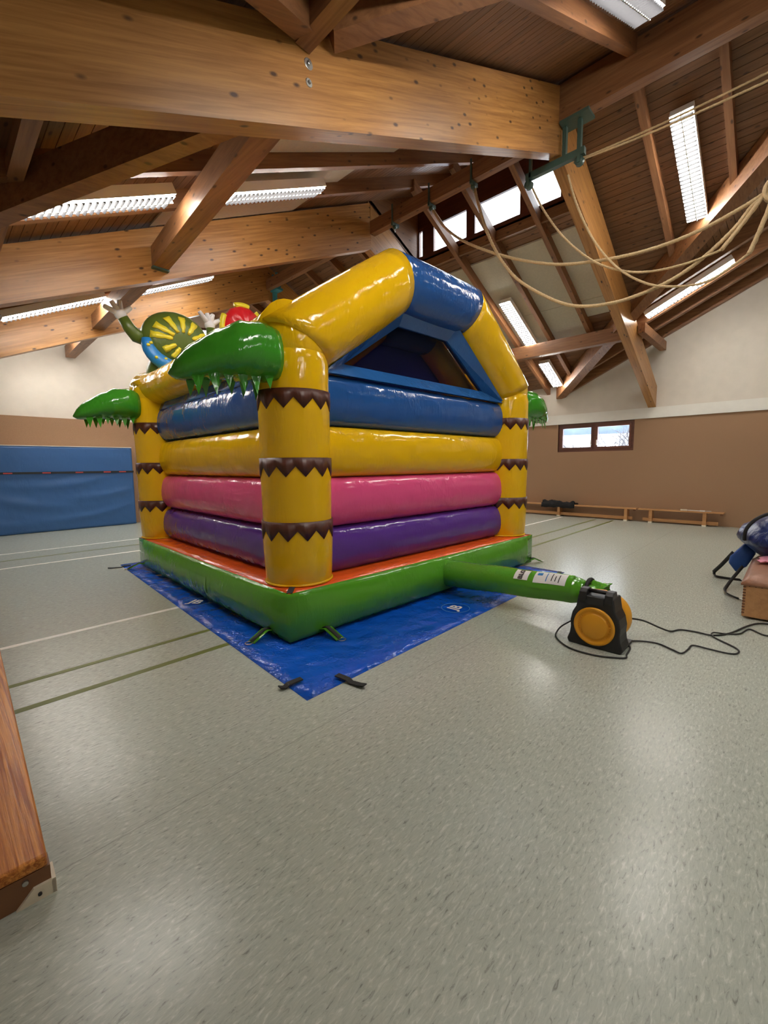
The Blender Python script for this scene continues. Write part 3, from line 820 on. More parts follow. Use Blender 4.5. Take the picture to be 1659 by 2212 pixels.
arm([(TX-.42, TY+.02, TZ-.02), (TX-.54, TY+.02, TZ-.0), (TX-.63, TY+.02, TZ+.10), (TX-.70, TY+.02, TZ+.22)], .10, [(-.19, .05, 0), (-.10, .13, 0), (.0, .16, 0), (.13, .10, 0)], 1)
arm([(TX+.40, TY+.02, TZ-.02), (TX+.52, TY+.02, TZ+.05), (TX+.56, TY+.02, TZ+.18), (TX+.55, TY+.02, TZ+.33)], .09, [(-.16, .15, 0), (-.04, .15, 0), (.05, .15, 0), (.14, .08, 0)], 1)
# parrot-like red tail disc with yellow rim
RX, RZ = 1.77, 3.80
rd = G(); n = 48; rings = []
for j in range(9):
    ph = math.pi*(j+.5)/9; ring = []
    for k in range(n):
        a = 2*math.pi*k/n; sc_ = 1+.03*abs(math.sin(a*7))*-1
        ring.append((RX+.37*math.sin(ph)*math.cos(a)*sc_, LY-.2-.17*math.cos(ph)*(.72+.28*abs(math.sin(a*3.5))), RZ+.40*math.sin(ph)*math.sin(a)*sc_))
    rings.append(ring)
red = fig(rd.loft(rings), 'feather_disc', M['r'], castle)
for a0, a1 in ((75, 112), (152, 200), (-20, 20), (30, 55)):
    g = G(); pts = [(RX+.375*math.cos(math.radians(a)), LY-.2, RZ+.405*math.sin(math.radians(a))) for a in [a0+(a1-a0)*k/8 for k in range(9)]]
    fig(g.tube(pts, .05, 10), 'yellow_rim', M['ty'], red)
# patch with printed text on the left base side (a sewn pocket)
g = G(); v = []; f = []
for j in range(6):
    for i in range(9):
        y = 1.55+.62*i/8; z = .15+.17*j/5; vv = (z-.025)/(BH-.025)
        e = min(1, math.sin(math.pi*(1-y/LY))*2.2)**.6
        v.append((-.075*math.sin(math.pi*vv)**.8*e-.005, y, z))
for j in range(5):
    for i in range(8): a = j*9+i; f.append((a, a+1, a+10, a+9))
po = pyd('sewn_pocket', v, f, M['g'], castle, True)
# velcro tab on the near corner
G().bar((.1, .1, BH+.025), (.02, .02, BH+.005), .05, .006).put('velcro_tab', M['web'], castle)
# anchor straps
def anchor(p, d):
    p, d = Vector(p), Vector(d).normalized(); sd = Vector((-d.y, d.x, 0))
    pts = [p+Vector((0, 0, .07)), p+d*.07+Vector((0, 0, .085)), p+d*.15+Vector((0, 0, .05)), p+d*.22+Vector((0, 0, .018))]
    def band(w, lift, L=1.0):
        v = []
        for q in pts: v += [q+sd*w+Vector((0, 0, lift)), q-sd*w+Vector((0, 0, lift))]
        return v, [(2*i, 2*i+1, 2*i+3, 2*i+2) for i in range(3)]
    v, f = band(.045, 0); o = pyd('anchor_strap', v, f, M['g'], castle, True); mm = o.modifiers.new('s', 'SOLIDIFY'); mm.thickness = .006
    v, f = band(.02, .009); w_ = pyd('webbing', v, f, M['web'], o, True); mm = w_.modifiers.new('s', 'SOLIDIFY'); mm.thickness = .004
    c = pts[-1]+d*.02; pr = [c+sd*(.032*math.cos(a))+d*(.032*math.sin(a)) for a in [2*math.pi*k/16 for k in range(16)]]
    G().tube(pr, .0045, 6, closed=True).put('ring', M['steel'], o, True)
anchor((-.0, .30, 0), (-1, -.15, 0)); anchor((.33, .0, 0), (.15, -1, 0)); anchor((-.0, LY-.2, 0), (-1, .2, 0)); anchor((LX-.05, .0, 0), (1, -.35, 0))
# inflation tube to the blower
def cl(p):   # world -> castle local
    q = Vector(p)-CO; c, s_ = math.cos(CR), math.sin(CR); return Vector((q.x*c+q.y*s_, -q.x*s_+q.y*c, q.z))
TA, TB = cl((4.10, 3.02, .235)), cl((4.09, 1.31, .33))
pts = [TA.lerp(TB, k/24)+Vector((0, 0, .004*math.sin(k*.7))) for k in range(25)]
tb = G().tube(pts, lambda t: (.158-.03*t)*(1 if t < .93 else 1-.35*((t-.93)/.07)), 28).put('inflation_tube', M['g'], castle, True)
tdir = (TB-TA).normalized(); tsd = Vector((0, 0, 1)).cross(tdir).normalized()
def on_tube(t, ang, lift=.004):   # ang from the camera side (0 = facing -x, 90 = top)
    c = TA.lerp(TB, t)+Vector((0, 0, .004*math.sin(t*24*.7))); r = .158-.03*t+lift
    a = math.radians(ang); return c+Vector((-1, 0, 0))*r*math.cos(a)+Vector((0, 0, 1))*r*math.sin(a)
def patch(t0, t1, a0, a1, mat, name, lift, par):
    v = []; f = []; nn = 8
    for j in range(3):
        for i in range(nn+1): v.append(on_tube(t0+(t1-t0)*j/2, a0+(a1-a0)*i/nn, lift))
    for j in range(2):
        for i in range(nn): a = j*(nn+1)+i; f.append((a, a+1, a+nn+2, a+nn+1))
    return pyd(name, v, f, mat, par, True)
lb = patch(.60, .685, 28, 78, M['paper'], 'label', .006, tb)
pk = patch(.69, .93, 0, 88, M['g'], 'clear_pocket', .004, tb)
dc = patch(.72, .90, 22, 78, M['paper'], 'document', .009, tb)
def wrap_text(txt, size, t, a, mat, name, par, dt=1, bold=False, rot=0):
    """flat letters bent round the tube; text x runs round the tube (rot=0) or along it (rot=1)"""
    cu = bpy.data.curves.new('t', 'FONT'); cu.body = txt; cu.size = size; cu.align_x = 'CENTER'; cu.align_y = 'CENTER'; cu.resolution_u = 3
    if bold: cu.offset = size*.03
    to = bpy.data.objects.new('t', cu); COL.objects.link(to)
    dg = bpy.context.evaluated_depsgraph_get(); me = bpy.data.meshes.new_from_object(to.evaluated_get(dg)); bpy.data.objects.remove(to)
    Lt = (TB-TA).length
    for v in me.vertices:
        x, y = v.co.x, v.co.y
        v.co = on_tube(t+y/Lt*-1 if False else t+(y*-1)/Lt*-1*-1, a+math.degrees(x/.14), .0125) if not rot else on_tube(t+x/Lt, a+math.degrees(y/.14), .0125)
    return link(name, me, mat, par)
wrap_text('BLO', .062, .642, 53, M['ink'], 'lettering', lb, bold=True)
g_ = patch(.735, .765, 54, 68, M['inkb'], 'emblem', .011, dc)
for k, (t, a0, a1) in enumerate(((.79, 30, 70), (.82, 34, 70), (.84, 34, 58), (.86, 30, 66))):
    patch(t, t+.005, a0, a1, M['ink'] if k else M['inkb'], 'print_line', .011, dc)
# tied neck and flap at the blower end
nk = [TB+Vector((0, -.005, 0))+Vector((.11*math.cos(a), -.0, .115*math.sin(a))) for a in [2*math.pi*k/24 for k in range(24)]]
G().tube(nk, .018, 8, closed=True).put('tie_strap', M['web'], tb, True)
g = G(); fl_ = []
for k in range(7):
    a = k/6; fl_.append([(TB.x+.12-.05*math.sin(q)*1.0+.10*a*0, TB.y-.01-.14*a, TB.z+.10+.02*math.sin(3*q+a*4)+.012*a) if False else (TB.x-.1+.22*q/3.14, TB.y-.01-.15*a+.02*math.sin(5*q), TB.z+.095*math.sin(q)**.5+.018*math.sin(4*q+a*5)) for q in [3.14*i/12 for i in range(13)]])
v = [p for r_ in fl_ for p in r_]; f = [(j*13+i, j*13+i+1, j*13+i+14, j*13+i+13) for j in range(6) for i in range(12)]
fo = pyd('tube_cuff', v, f, M['g'], tb, True); mm = fo.modifiers.new('s', 'SOLIDIFY'); mm.thickness = .005

# ================================================================== TARP
tp = [Vector((1.555, 2.185, 0)), Vector((5.95, 2.24, 0)), Vector((6.15, 7.6, 0)), Vector((1.94, 7.55, 0))]
v = []; f = []; n = 44
for j in range(n+1):
    for i in range(n+1):
        a = tp[0].lerp(tp[1], i/n); b = tp[3].lerp(tp[2], i/n); p = a.lerp(b, j/n)
        e = min(i, n-i, j, n-j)
        z = .004+.010*abs(mnoise.noise(Vector((p.x*2.1, p.y*2.1, 1))))+.006*abs(mnoise.noise(Vector((p.x*6, p.y*6, 5))))
        if 1.98 < p.x < 6.2 and 3.0 < p.y < 7.2: z = .004
        v.append((p.x, p.y, z if e else .004))
for j in range(n):
    for i in range(n): a = j*(n+1)+i; f.append((a, a+1, a+n+2, a+n+1))
tarp = pyd('ground_tarp', v, f, M['tarp'], None, True)
mm = tarp.modifiers.new('s', 'SOLIDIFY'); mm.thickness = .003; mm.offset = -1
tag(tarp, 'shiny blue ground tarp spread under the bouncy castle', 'tarp')
def logo(x, y, ang, sz):
    c = math.cos(ang); s_ = math.sin(ang)
    o = text_mesh('JB', sz, M['paper'], tarp, frame_m((x, y, .0225), (c, s_, 0), (-s_, c, 0)), 'lettering', .0006, True)
    ring = [(x+sz*.85*math.cos(a), y+sz*.85*math.sin(a), .0215) for a in [2*math.pi*k/40 for k in range(40)]]
    G().tube(ring, .003, 5, closed=True).put('logo_ring', M['inkb'], tarp)
logo(3.66, 2.48, math.radians(-2+180)*0+math.radians(0), .17)
logo(1.92, 4.72, math.radians(-60), .17)
def tab(p, d, L=.16):
    p, d = Vector(p), Vector(d).normalized(); sd = Vector((-d.y, d.x, 0))*.023
    pts = [p-d*.1+Vector((0, 0, .024)), p+Vector((0, 0, .022)), p+d*.03+Vector((0, 0, .006)), p+d*L*.7+Vector((0, 0, .012)), p+d*L+Vector((0, 0, .02))]
    v = []
    for q in pts: v += [q+sd, q-sd]
    o = pyd('strap_tab', v, [(2*i, 2*i+1, 2*i+3, 2*i+2) for i in range(4)], M['web'], tarp); mm = o.modifiers.new('s', 'SOLIDIFY'); mm.thickness = .008
tab((1.575, 2.42, 0), (-1, .1, 0), .07); tab((1.89, 2.17, 0), (.15, -1, 0), .15); tab((1.93, 7.35, 0), (-1, .2, 0), .2); tab((5.78, 2.25, 0), (.9, .2, 0), .1)

# ================================================================== BLOWER
bl = thing('blower', 'black and yellow electric air blower standing on the floor', 'blower', (3.62, 1.11, 0))
def mirror(p): return p+[(-y, z) for y, z in reversed(p)]
half = [(.085, .0), (.20, .0), (.215, .03), (.195, .085), (.188, .14), (.192, .20), (.178, .27), (.150, .325), (.142, .37), (.134, .43)]
outl = half
body = [(y, z) for y, z in half]+[(-y, z) for y, z in reversed(half)]
g = G(); g.prism([(0, y, z) for y, z in body][0:len(body)], (.20, 0, 0))
bo = bevel(g.put('housing', M['blk'], bl), .012, 3)
# handle: two cheeks and a grip over a hollow
for s_ in (-1, 1):
    y0, y1 = sorted((s_*.068, s_*.128))
    h_ = G().prism([(-.012, y0, .385), (.0, y0, .455), (.035, y0, .478), (.105, y0, .478), (.13, y0, .43)], (0, y1-y0, 0)).put('handle_cheek', M['blk'], bo); bevel(h_, .006)
G().tube([(.06, -.07, .462), (.06, .07, .462)], .017, 14).put('grip', M['blk'], bo, True)
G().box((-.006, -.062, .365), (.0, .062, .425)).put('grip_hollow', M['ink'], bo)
dz, dy = .185, .0
dsk = G().lathe([(.155, .0), (.158, -.012), (.148, -.022), (.132, -.016), (.128, -.008), (.108, -.006), (.104, -.014), (.098, -.018), (.001, -.018)], 48, 'x', (0, dy, dz)).put('intake_cover', M['yel'], bl, True)
for k in range(44):
    a = 2*math.pi*k/44
    if abs(math.sin(a)) < .72:
        G().bar((-.010, dy+.112*math.cos(a), dz+.112*math.sin(a)), (-.010, dy+.124*math.cos(a), dz+.124*math.sin(a)), .005, .006, (1, 0, 0)).put('grille_rib', M['yel'], dsk)
G().lathe([(.10, .2), (.185, .2), (.2, .225), (.205, .28), (.19, .335), (.15, .365), (.001, .37)], 40, 'x', (0, 0, .215)).put('fan_casing', M['yel'], bl, True)
g = G(); g.prism([(.225, .0, .30), (.225, .19, .29), (.225, .19, .40), (.225, .0, .415)], (.12, 0, 0)); bevel(g.put('outlet', M['yel'], bl), .02, 3)
for s_ in (-1, 1):
    G().box((.02, s_*.17-.03, -.0), (.34, s_*.17+.03, .022)).put('foot', M['blk'], bl)
# cables
def smooth_path(P, n=10):
    P = [Vector(p) for p in P]; out = []
    for i in range(len(P)-1):
        p0 = P[max(i-1, 0)]; p1 = P[i]; p2_ = P[i+1]; p3_ = P[min(i+2, len(P)-1)]
        for k in range(n):
            t = k/n; out.append(.5*((2*p1)+(-p0+p2_)*t+(2*p0-5*p1+4*p2_-p3_)*t*t+(-p0+3*p1-3*p2_+p3_)*t**3))
    out.append(P[-1]); return out
c1 = [(3.97, .93, .2), (4.10, .86, .16), (4.28, .78, .07), (4.42, .72, .012), (4.53, .664, .009), (4.56, .55, .009), (4.565, .435, .009), (4.73, .33, .009), (5.05, .23, .009), (5.21, .14, .009), (5.26, -.05, .009), (5.3, -.25, .009)]
tag(G().tube(smooth_path(c1), .0075, 8).put('power_cable', M['blk'], None, True), 'black power cable leaving the back of the blower towards the box', 'cable')
c2 = [(3.72, 1.45, .03), (3.85, 1.47, .01), (3.75, 1.45, .009), (3.643, 1.409, .009), (3.52, 1.33, .009), (3.46, 1.22, .009), (3.47, 1.05, .009), (3.53, .92, .009), (3.583, .862, .009), (3.66, .885, .009), (3.72, .93, .009)]
c2 = [(3.80, 1.36, .12), (3.80, 1.44, .05), (3.75, 1.46, .009), (3.643, 1.425, .009), (3.54, 1.34, .009), (3.47, 1.22, .009), (3.47, 1.05, .009), (3.53, .92, .009), (3.583, .862, .009), (3.65, .872, .009), (3.80, .885, .009), (3.93, .93, .009), (4.02, .85, .009), (4.05, .74, .009), (3.99, .63, .009), (3.96, .565, .009), (4.08, .54, .009), (4.20, .525, .009), (4.20, .42, .009), (4.2, .30, .009), (4.25, .245, .009), (4.36, .26, .009), (4.52, .42, .009), (4.60, .44, .02), (4.68, .36, .009), (4.76, .27, .009), (4.95, .215, .009), (4.86, .1, .009), (4.98, -.05, .009), (5.1, -.25, .009)]
tag(G().tube(smooth_path(c2), .0065, 8).put('power_cable', M['blk'], None, True), 'thin black cable looping round the front of the blower', 'cable')

# ================================================================== CRASH MAT
mx0, mx1, my = .75, 3.79, 12.93
v = []; f = []; nx, nz = 60, 36
for j in range(nz+1):
    for i in range(nx+1):
        u, w_ = i/nx, j/nz; x = mx0+(mx1-mx0)*u; z = .01+2.03*w_
        e = min(1, min(u, 1-u)*12)*min(1, min(w_, 1-w_)*8)
        fold = 0
        for (cx, cz, am, wd, k1) in ((.2, .35, .03, .05, -.35), (.55, .55, .026, .045, .22), (.85, .42, .03, .04, .3), (.75, .18, .026, .035, .3), (.1, .1, .03, .05, -.2)):
            dd = (w_-cz)-k1*(u-cx)-.5*(u-cx)**2
            fold += am*math.exp(-(dd/wd)**2)*math.exp(-((u-cx)/.35)**2)
        if w_ > .68: fold *= .4
        v.append((x, my-(.012*math.sin(u*3)+fold+.006*mnoise.noise(Vector((x*2, z*2, 0))))*e, z))
for j in range(nz):
    for i in range(nx): a = j*(nx+1)+i; f.append((a, a+1, a+nx+2, a+nx+1))
nb = len(v); ed = [i for i in range(nx+1)]+[j*(nx+1)+nx for j in range(1, nz+1)]+[nz*(nx+1)+i for i in range(nx-1, -1, -1)]+[j*(nx+1) for j in range(nz-1, 0, -1)]
for q in ed: v.append((v[q][0], YL-.06, v[q][2]))
for k in range(len(ed)): k2 = (k+1) % len(ed); f.append((ed[k], ed[k2], nb+k2, nb+k))
f.append(tuple(nb+k for k in range(len(ed))))
mat_o = tag(pyd('crash_mat', v, f, M['mat'], None, True), 'big blue crash mat standing upright against the wall', 'mat')
st = G().box((mx0, my-.05, 1.385), (mx1+.004, my-.035, 1.435)).put('strap', M['web'], mat_o)
for x in (1.15, 1.85, 2.5, 3.1, 3.45): G().box((x, my-.053, 1.396), (x+.16, my-.05, 1.424)).put('print_mark', M['inkr'], st)
G().box((mx0, my-.01, 2.035), (mx1, YL-.08, 2.05)).put('top_edge', M['white_trim'], mat_o)

# ================================================================== BENCHES
def bench(y0, y1, legs, label):
    t = thing('gym_bench', label, 'bench', (12.5, (y0+y1)/2, 0), group='low wooden gym benches')
    ym_ = (y0+y1)/2
    def P(g, n, m, p=t): return g.put(n, m, p)
    bevel(P(G().box((-.12, y0-ym_, .315), (.12, y1-ym_, .345)), 'seat', M['bench']), .006)
    P(G().box((-.03, y0-ym_+.1, .04), (.03, y1-ym_-.1, .115)), 'lower_beam', M['bench'])
    P(G().box((-.10, y0-ym_+.02, .275), (-.05, y0-ym_+.07, .315)), 'hook', M['brown_wood'])
    for y in legs:
        l_ = P(G().box((-.10, y-ym_-.035, .03), (.10, y-ym_+.035, .315)), 'leg', M['bench'])
        for s_ in (-1, 1): P(G().box((s_*.085-.03, y-ym_-.04, 0), (s_*.085+.03, y-ym_+.04, .035)), 'rubber_foot', M['rubber_white'], l_)
    return t
bench(1.14, 2.88, [1.5, 2.6], 'low wooden bench along the felt wall, end nearest the blue bag')
bench(2.92, 6.6, [3.16, 4.9, 6.3], 'long low wooden bench along the felt wall with the black jacket')
# jacket
v = []; f = []
for j in range(13):
    for i in range(19):
        y = 4.45+.95*i/18; x = 12.36+.28*j/12
        z = .35+.13*abs(mnoise.noise(Vector((x*7, y*5, 3))))+.05*abs(mnoise.noise(Vector((x*15, y*13, 8))))+.03*math.sin(math.pi*i/18)*math.sin(math.pi*j/12)
        if i > 9 and j > 4: z += .03
        if j == 0: z = .25+.05*mnoise.noise(Vector((y*5, 1, 2))); x = 12.355
        v.append((x, y+.03*mnoise.noise(Vector((x*4, y*4, 9))), z))
for j in range(12):
    for i in range(18): a = j*19+i; f.append((a, a+1, a+20, a+19))
jk = pyd('jacket', v, f, M['cloth'], None, True); mm = jk.modifiers.new('s', 'SOLIDIFY'); mm.thickness = .012; mm.offset = 1
tag(jk, 'crumpled black jacket lying on the long bench', 'jacket')
t = thing('baton', 'white stick with thick ends lying on the bench', 'stick', (12.45, 1.66, .36))
G().tube([(0, -.28, 0), (.0, .28, 0)], .009, 8).put('shaft', M['paper'], t, True)
G().box((-.025, .19, -.014), (.025, .32, .02)).put('head', M['rubber_white'], t)
G().box((-.02, -.16, -.014), (.02, -.06, .016)).put('sleeve', M['paper'], t)

# near bench, bottom left
nb_ = thing('gym_bench', 'worn orange pine bench beside the camera at the left edge', 'bench', (.03, 1.83, 0), math.radians(-2.0), group='low wooden gym benches')
top = bevel(G().box((-.18, .0, .105), (.145, 3.2, .152)).put('seat', M['bench_near'], nb_), .012, 3)
G().box((-.17, .005, .0), (.15, .075, .104)).put('end_board', M['brown_wood'], nb_)
G().box((-.15, .08, .03), (-.06, 3.1, .1)).put('rail', M['brown_wood'], nb_); G().box((.04, .08, .03), (.12, 3.1, .1)).put('rail', M['brown_wood'], nb_)
ft = G().prism([(.05, -.006, .0), (.16, -.006, .0), (.16, -.006, .052), (.10, -.006, .052)], (0, .012, 0)).box((.15, -.006, 0), (.162, .08, .055)).put('corner_foot', M['rubber_white'], nb_)
G().lathe([(.006, -.012), (.006, -.006), (.001, -.006)], 10, 'y', (.115, .0, .025)).put('screw', M['ink'], nb_)
G().lathe([(.009, -.004), (.009, .006), (.001, .006)], 10, 'y', (.08, .0, .085)).put('screw', M['steel'], nb_)

# ================================================================== VAULTING BOX AND BAGS
vb = thing('vaulting_box', 'wooden vaulting box with tan leather top at the right edge', 'vaulting box', (5.3, .30, 0))
bd = G().box((0, -.62, .02), (1.45, 0, .335)).put('box_section', M['box'], vb); bevel(bd, .006)
for k in range(10):
    z = .05+k*.028
    G().box((-.002, -.02, z), (.02, .002, z+.015)).put('finger_joint', M['dowel'], bd)
for k in range(14):
    G().box((-.003, -.05-.045*k, .316), (.0, -.04-.045*k, .326)).put('stud', M['dowel'], bd)
v = []; f = []; nx, ny = 24, 12
for j in range(ny+1):
    for i in range(nx+1):
        u, w_ = i/nx, j/ny; e = (1-abs(2*u-1)**8)**.5*(1-abs(2*w_-1)**5)**.5
        v.append((-.02+1.49*u, .02-.66*w_, .34+.085*e+.006*mnoise.noise(Vector((u*6, w_*6, 0)))))
for j in range(ny):
    for i in range(nx): a = j*(nx+1)+i; f.append((a, a+1, a+nx+2, a+nx+1))
n0 = len(v); ed = [i for i in range(nx+1)]+[j*(nx+1)+nx for j in range(1, ny+1)]+[ny*(nx+1)+i for i in range(nx-1, -1, -1)]+[j*(nx+1) for j in range(ny-1, 0, -1)]
for q in ed: v.append((v[q][0]*.985+.01, v[q][1], .325))
for k in range(len(ed)): k2 = (k+1) % len(ed); f.append((ed[k], ed[k2], n0+k2, n0+k))
f.append(tuple(n0+k for k in range(len(ed))))
pyd('padded_top', v, f, M['leather'], vb, True)
# big blue bag slumped on the box
rings = []
for j in range(15):
    t_ = j/14; z = .434+.49*t_; ring = []
    sc_ = (.62+.75*math.sin(math.pi*min(1, t_*1.02+.05))**.7)*(1-.55*t_**6)
    for k in range(30):
        a = 2*math.pi*k/30; rr = 1+.13*mnoise.noise(Vector((math.cos(a)*1.6, math.sin(a)*1.6, z*5)))+.05*mnoise.noise(Vector((math.cos(a)*5, math.sin(a)*5, z*12)))
        ring.append((6.62+.40*sc_*rr*math.cos(a), -.02+.34*sc_*rr*math.sin(a)+.06*t_, z+.03*mnoise.noise(Vector((a, t_*4, 2)))*(0 if j == 0 else 1)))
    rings.append(ring)
bb = G().loft(rings).put('bag', M['bag'], None, True); tag(bb, 'bulging dark blue shiny bag resting on the vaulting box', 'bag')
hp = [(6.3, .38, .62), (6.26, .37, .75), (6.28, .28, .88), (6.42, .13, .945), (6.57, -.05, .955), (6.67, -.2, .94)]
G().tube(smooth_path(hp, 5), .02, 6).put('handle', M['web'], bb, True)
# small shoulder bag hanging at the back of the box
sb = thing('shoulder_bag', 'small bright blue shoulder bag with black straps hanging beside the box', 'bag', (6.72, .42, .335))
pl_ = [(-.014, .185), (-.12, .156), (-.128, .07), (-.055, -.092), (.044, -.176), (.12, -.066), (.11, .014), (.033, .12)]
g = G(); rings = []
for x, s_ in ((-.06, .70), (-.045, .95), (0, 1), (.045, .95), (.06, .70)):
    rings.append([(x+.012*math.sin(p[1]*20), p[0]*s_, p[1]*s_) for p in pl_])
sbo = bevel(g.loft(rings).put('pouch', M['bag2'], sb, True), .02, 3)
def strap(P, w, name='strap'):
    P = smooth_path(P, 6); v = []
    for p in P: v += [p+Vector((w*.6, 0, 0)), p-Vector((w*.6, 0, 0))] if False else [p+Vector((0, 0, w/2))+Vector((0, w/2, 0)), p-Vector((0, 0, w/2))-Vector((0, w/2, 0))]
    o = pyd(name, v, [(2*i, 2*i+1, 2*i+3, 2*i+2) for i in range(len(P)-1)], M['web'], sb, True); mm = o.modifiers.new('s', 'SOLIDIFY'); mm.thickness = .008; return o
D = Vector((6.72, .42, .335))
strap([Vector(p)-D for p in [(6.7, .50, .40), (6.85, .62, .20), (7.05, .71, .06), (7.12, .71, .03), (6.98, .68, .022), (6.93, .56, .022), (6.94, .42, .022)]], .03)
strap([Vector(p)-D for p in [(6.65, .40, .25), (6.5, .48, .11), (6.36, .515, .04), (6.25, .52, .025), (6.115, .487, .02), (5.99, .41, .02), (5.95, .365, .02)]], .024)
G().tube([Vector(p)-D for p in [(5.95, .365, .02), (5.93, .325, .02)]], .008, 6).put('snap_hook', M['steel'], sb, True)
# pink cloth and dark pouch on the box
v = []; f = []
for j in range(9):
    for i in range(9):
        x = 5.95+.32*i/8; y = .24-.24*j/8
        v.append((x+.03*mnoise.noise(Vector((x*9, y*9, 1))), y+.02*mnoise.noise(Vector((x*9, y*9, 7))), .437+.06*abs(mnoise.noise(Vector((x*12, y*12, 4))))))
for j in range(8):
    for i in range(8): a = j*9+i; f.append((a, a+1, a+10, a+9))
pc = pyd('cloth', v, f, M['pink_cloth'], None, True); mm = pc.modifiers.new('s', 'SOLIDIFY'); mm.thickness = .008; mm.offset = 1
tag(pc, 'crumpled pink cloth on the leather box top', 'cloth')
tag(G().ell((5.80, .10, .458), (.09, .05, .03), 14, 8).ell((5.77, .07, .466), (.05, .05, .03), 12, 8).put('pouch', M['cloth'], None, True), 'small black pouch on the leather box top', 'pouch')

# ================================================================== ROPES AND PULLEYS
def ray(x, y): return F+RV*((x-W/2)/FPX)-UV*((y-H/2)/FPX)
Cc = Vector((0, 0, CAMH))
def on_vplane(px, A, B):
    d = (B-A); n = Vector((-d.y, d.x, 0)); r = ray(*px); return Cc+r*((A-Cc).dot(n)/r.dot(n))
def at_x(px, X): r = ray(*px); return Cc+r*(X/r.x)
HOOK = at_x((1674, 402), 6.7)       # where the ropes are tied up, to the right
def rope(A, pix, B, r, mat, label, tw=True):
    A, B = Vector(A), Vector(B)
    P = [A]+[on_vplane(p, A, B) for p in pix]+[B]
    P = smooth_path(P, 12); n = len(P)
    # resample evenly
    L = [0]
    for i in range(1, n): L.append(L[-1]+(P[i]-P[i-1]).length)
    m = int(L[-1]/.022); out = []; j = 0
    for k in range(m+1):
        s_ = L[-1]*k/m
        while j < n-2 and L[j+1] < s_: j += 1
        t_ = (s_-L[j])/max(1e-6, L[j+1]-L[j]); out.append(P[j].lerp(P[j+1], min(1, t_)))
    o = G().tube(out, r, 9, tw=(.11, .16) if tw else None).put('climbing_rope', mat, None, True)
    tag(o, label, 'rope', 'ropes tied up to the right'); return o
X0 = 6.5
rope(at_x((932, 447), X0), [(960, 490), (1010, 525), (1100, 556), (1200, 571), (1300, 562), (1400, 540), (1500, 503), (1600, 450)], HOOK, .021, M['rope'], 'thick climbing rope hanging from the middle pulley, gently sagging')
rope(at_x((1022, 385), X0), [(1033, 440), (1060, 520), (1100, 585), (1150, 625), (1230, 659), (1320, 655), (1420, 620), (1500, 572), (1580, 500), (1630, 440)], HOOK+Vector((0, -.03, -.03)), .022, M['rope'], 'thick climbing rope with the lowest sag in front of the panels')
e3 = at_x((1558, 540), 6.65)
rope(at_x((1148, 402), X0), [(1175, 455), (1220, 515), (1280, 563), (1340, 584), (1400, 587), (1480, 570)], e3, .014, M['rope'], 'thin pale rope from the trolley pulley, tied to a knot')
e4 = at_x((1618, 548), 6.65)
rope(at_x((1227, 378), X0), [(1245, 440), (1280, 515), (1330, 575), (1390, 610), (1450, 619), (1530, 607)], e4, .014, M['rope'], 'thin pale rope dropping beside the green bracket')
def straight(a, b, r, label, mat='rope', sag=.03):
    a, b = Vector(a), Vector(b); P = [a.lerp(b, k/10)-Vector((0, 0, sag*math.sin(math.pi*k/10))) for k in range(11)]
    m = int((b-a).length/.02); P2_ = smooth_path(P, max(2, m//10))
    o = G().tube(P2_, r, 9, tw=(.09, .15)).put('haul_rope', M[mat], None, True); tag(o, label, 'rope', 'ropes tied up to the right')
straight(at_x((1238, 350), X0), at_x((1668, 152), 6.55), .012, 'upper of two parallel thin ropes crossing the bright lamp')
straight(at_x((1238, 352), X0), at_x((1668, 170), 6.45), .012, 'lower of two parallel thin ropes crossing the bright lamp')
straight(e3, HOOK+Vector((0, .02, .05)), .024, 'spliced double rope from the upper knot up to the tie point', sag=.02)
straight(e4, at_x((1665, 440), 6.6), .024, 'spliced double rope from the lower knot at the right edge', sag=.02)
# the steel hanger under the ridge beam that the ropes are led to, right of the picture
HG = Vector((XR, -1.0, 5.56))
t = thing('rope_hanger', 'green steel rope hanger under the ridge beam beyond the right edge', 'bracket', HG)
G().box((-.03, -.03, .02), (.03, .03, .575)).put('hanger', M['green_steel'], t)
G().tube([(.05*math.cos(2*math.pi*k/16), 0, .05*math.sin(2*math.pi*k/16)-.03) for k in range(16)], .012, 8, closed=True).put('ring', M['steel'], t, True)
for k, px in enumerate(((1668, 152), (1668, 170))):
    straight(at_x(px, (6.55, 6.45)[k]), HG+Vector((.02-.04*k, .02, -.04)), .012, ('upper', 'lower')[k]+' thin rope running on beyond the right edge to the hanger', sag=.01)
straight(HOOK, HG+Vector((0, .03, -.07)), .022, 'thick rope holding the rope coil up to the hanger', sag=.01)
# coil at the tie point
pts = []
for k in range(60):
    a = k*.42; pts.append(HOOK+Vector((.03*math.sin(k*.1), .085*math.cos(a), .11*math.sin(a)-.03)))
tag(G().tube(pts, .02, 8).put('rope_coil', M['rope'], None, True), 'coil of thick rope cut by the right edge', 'rope')
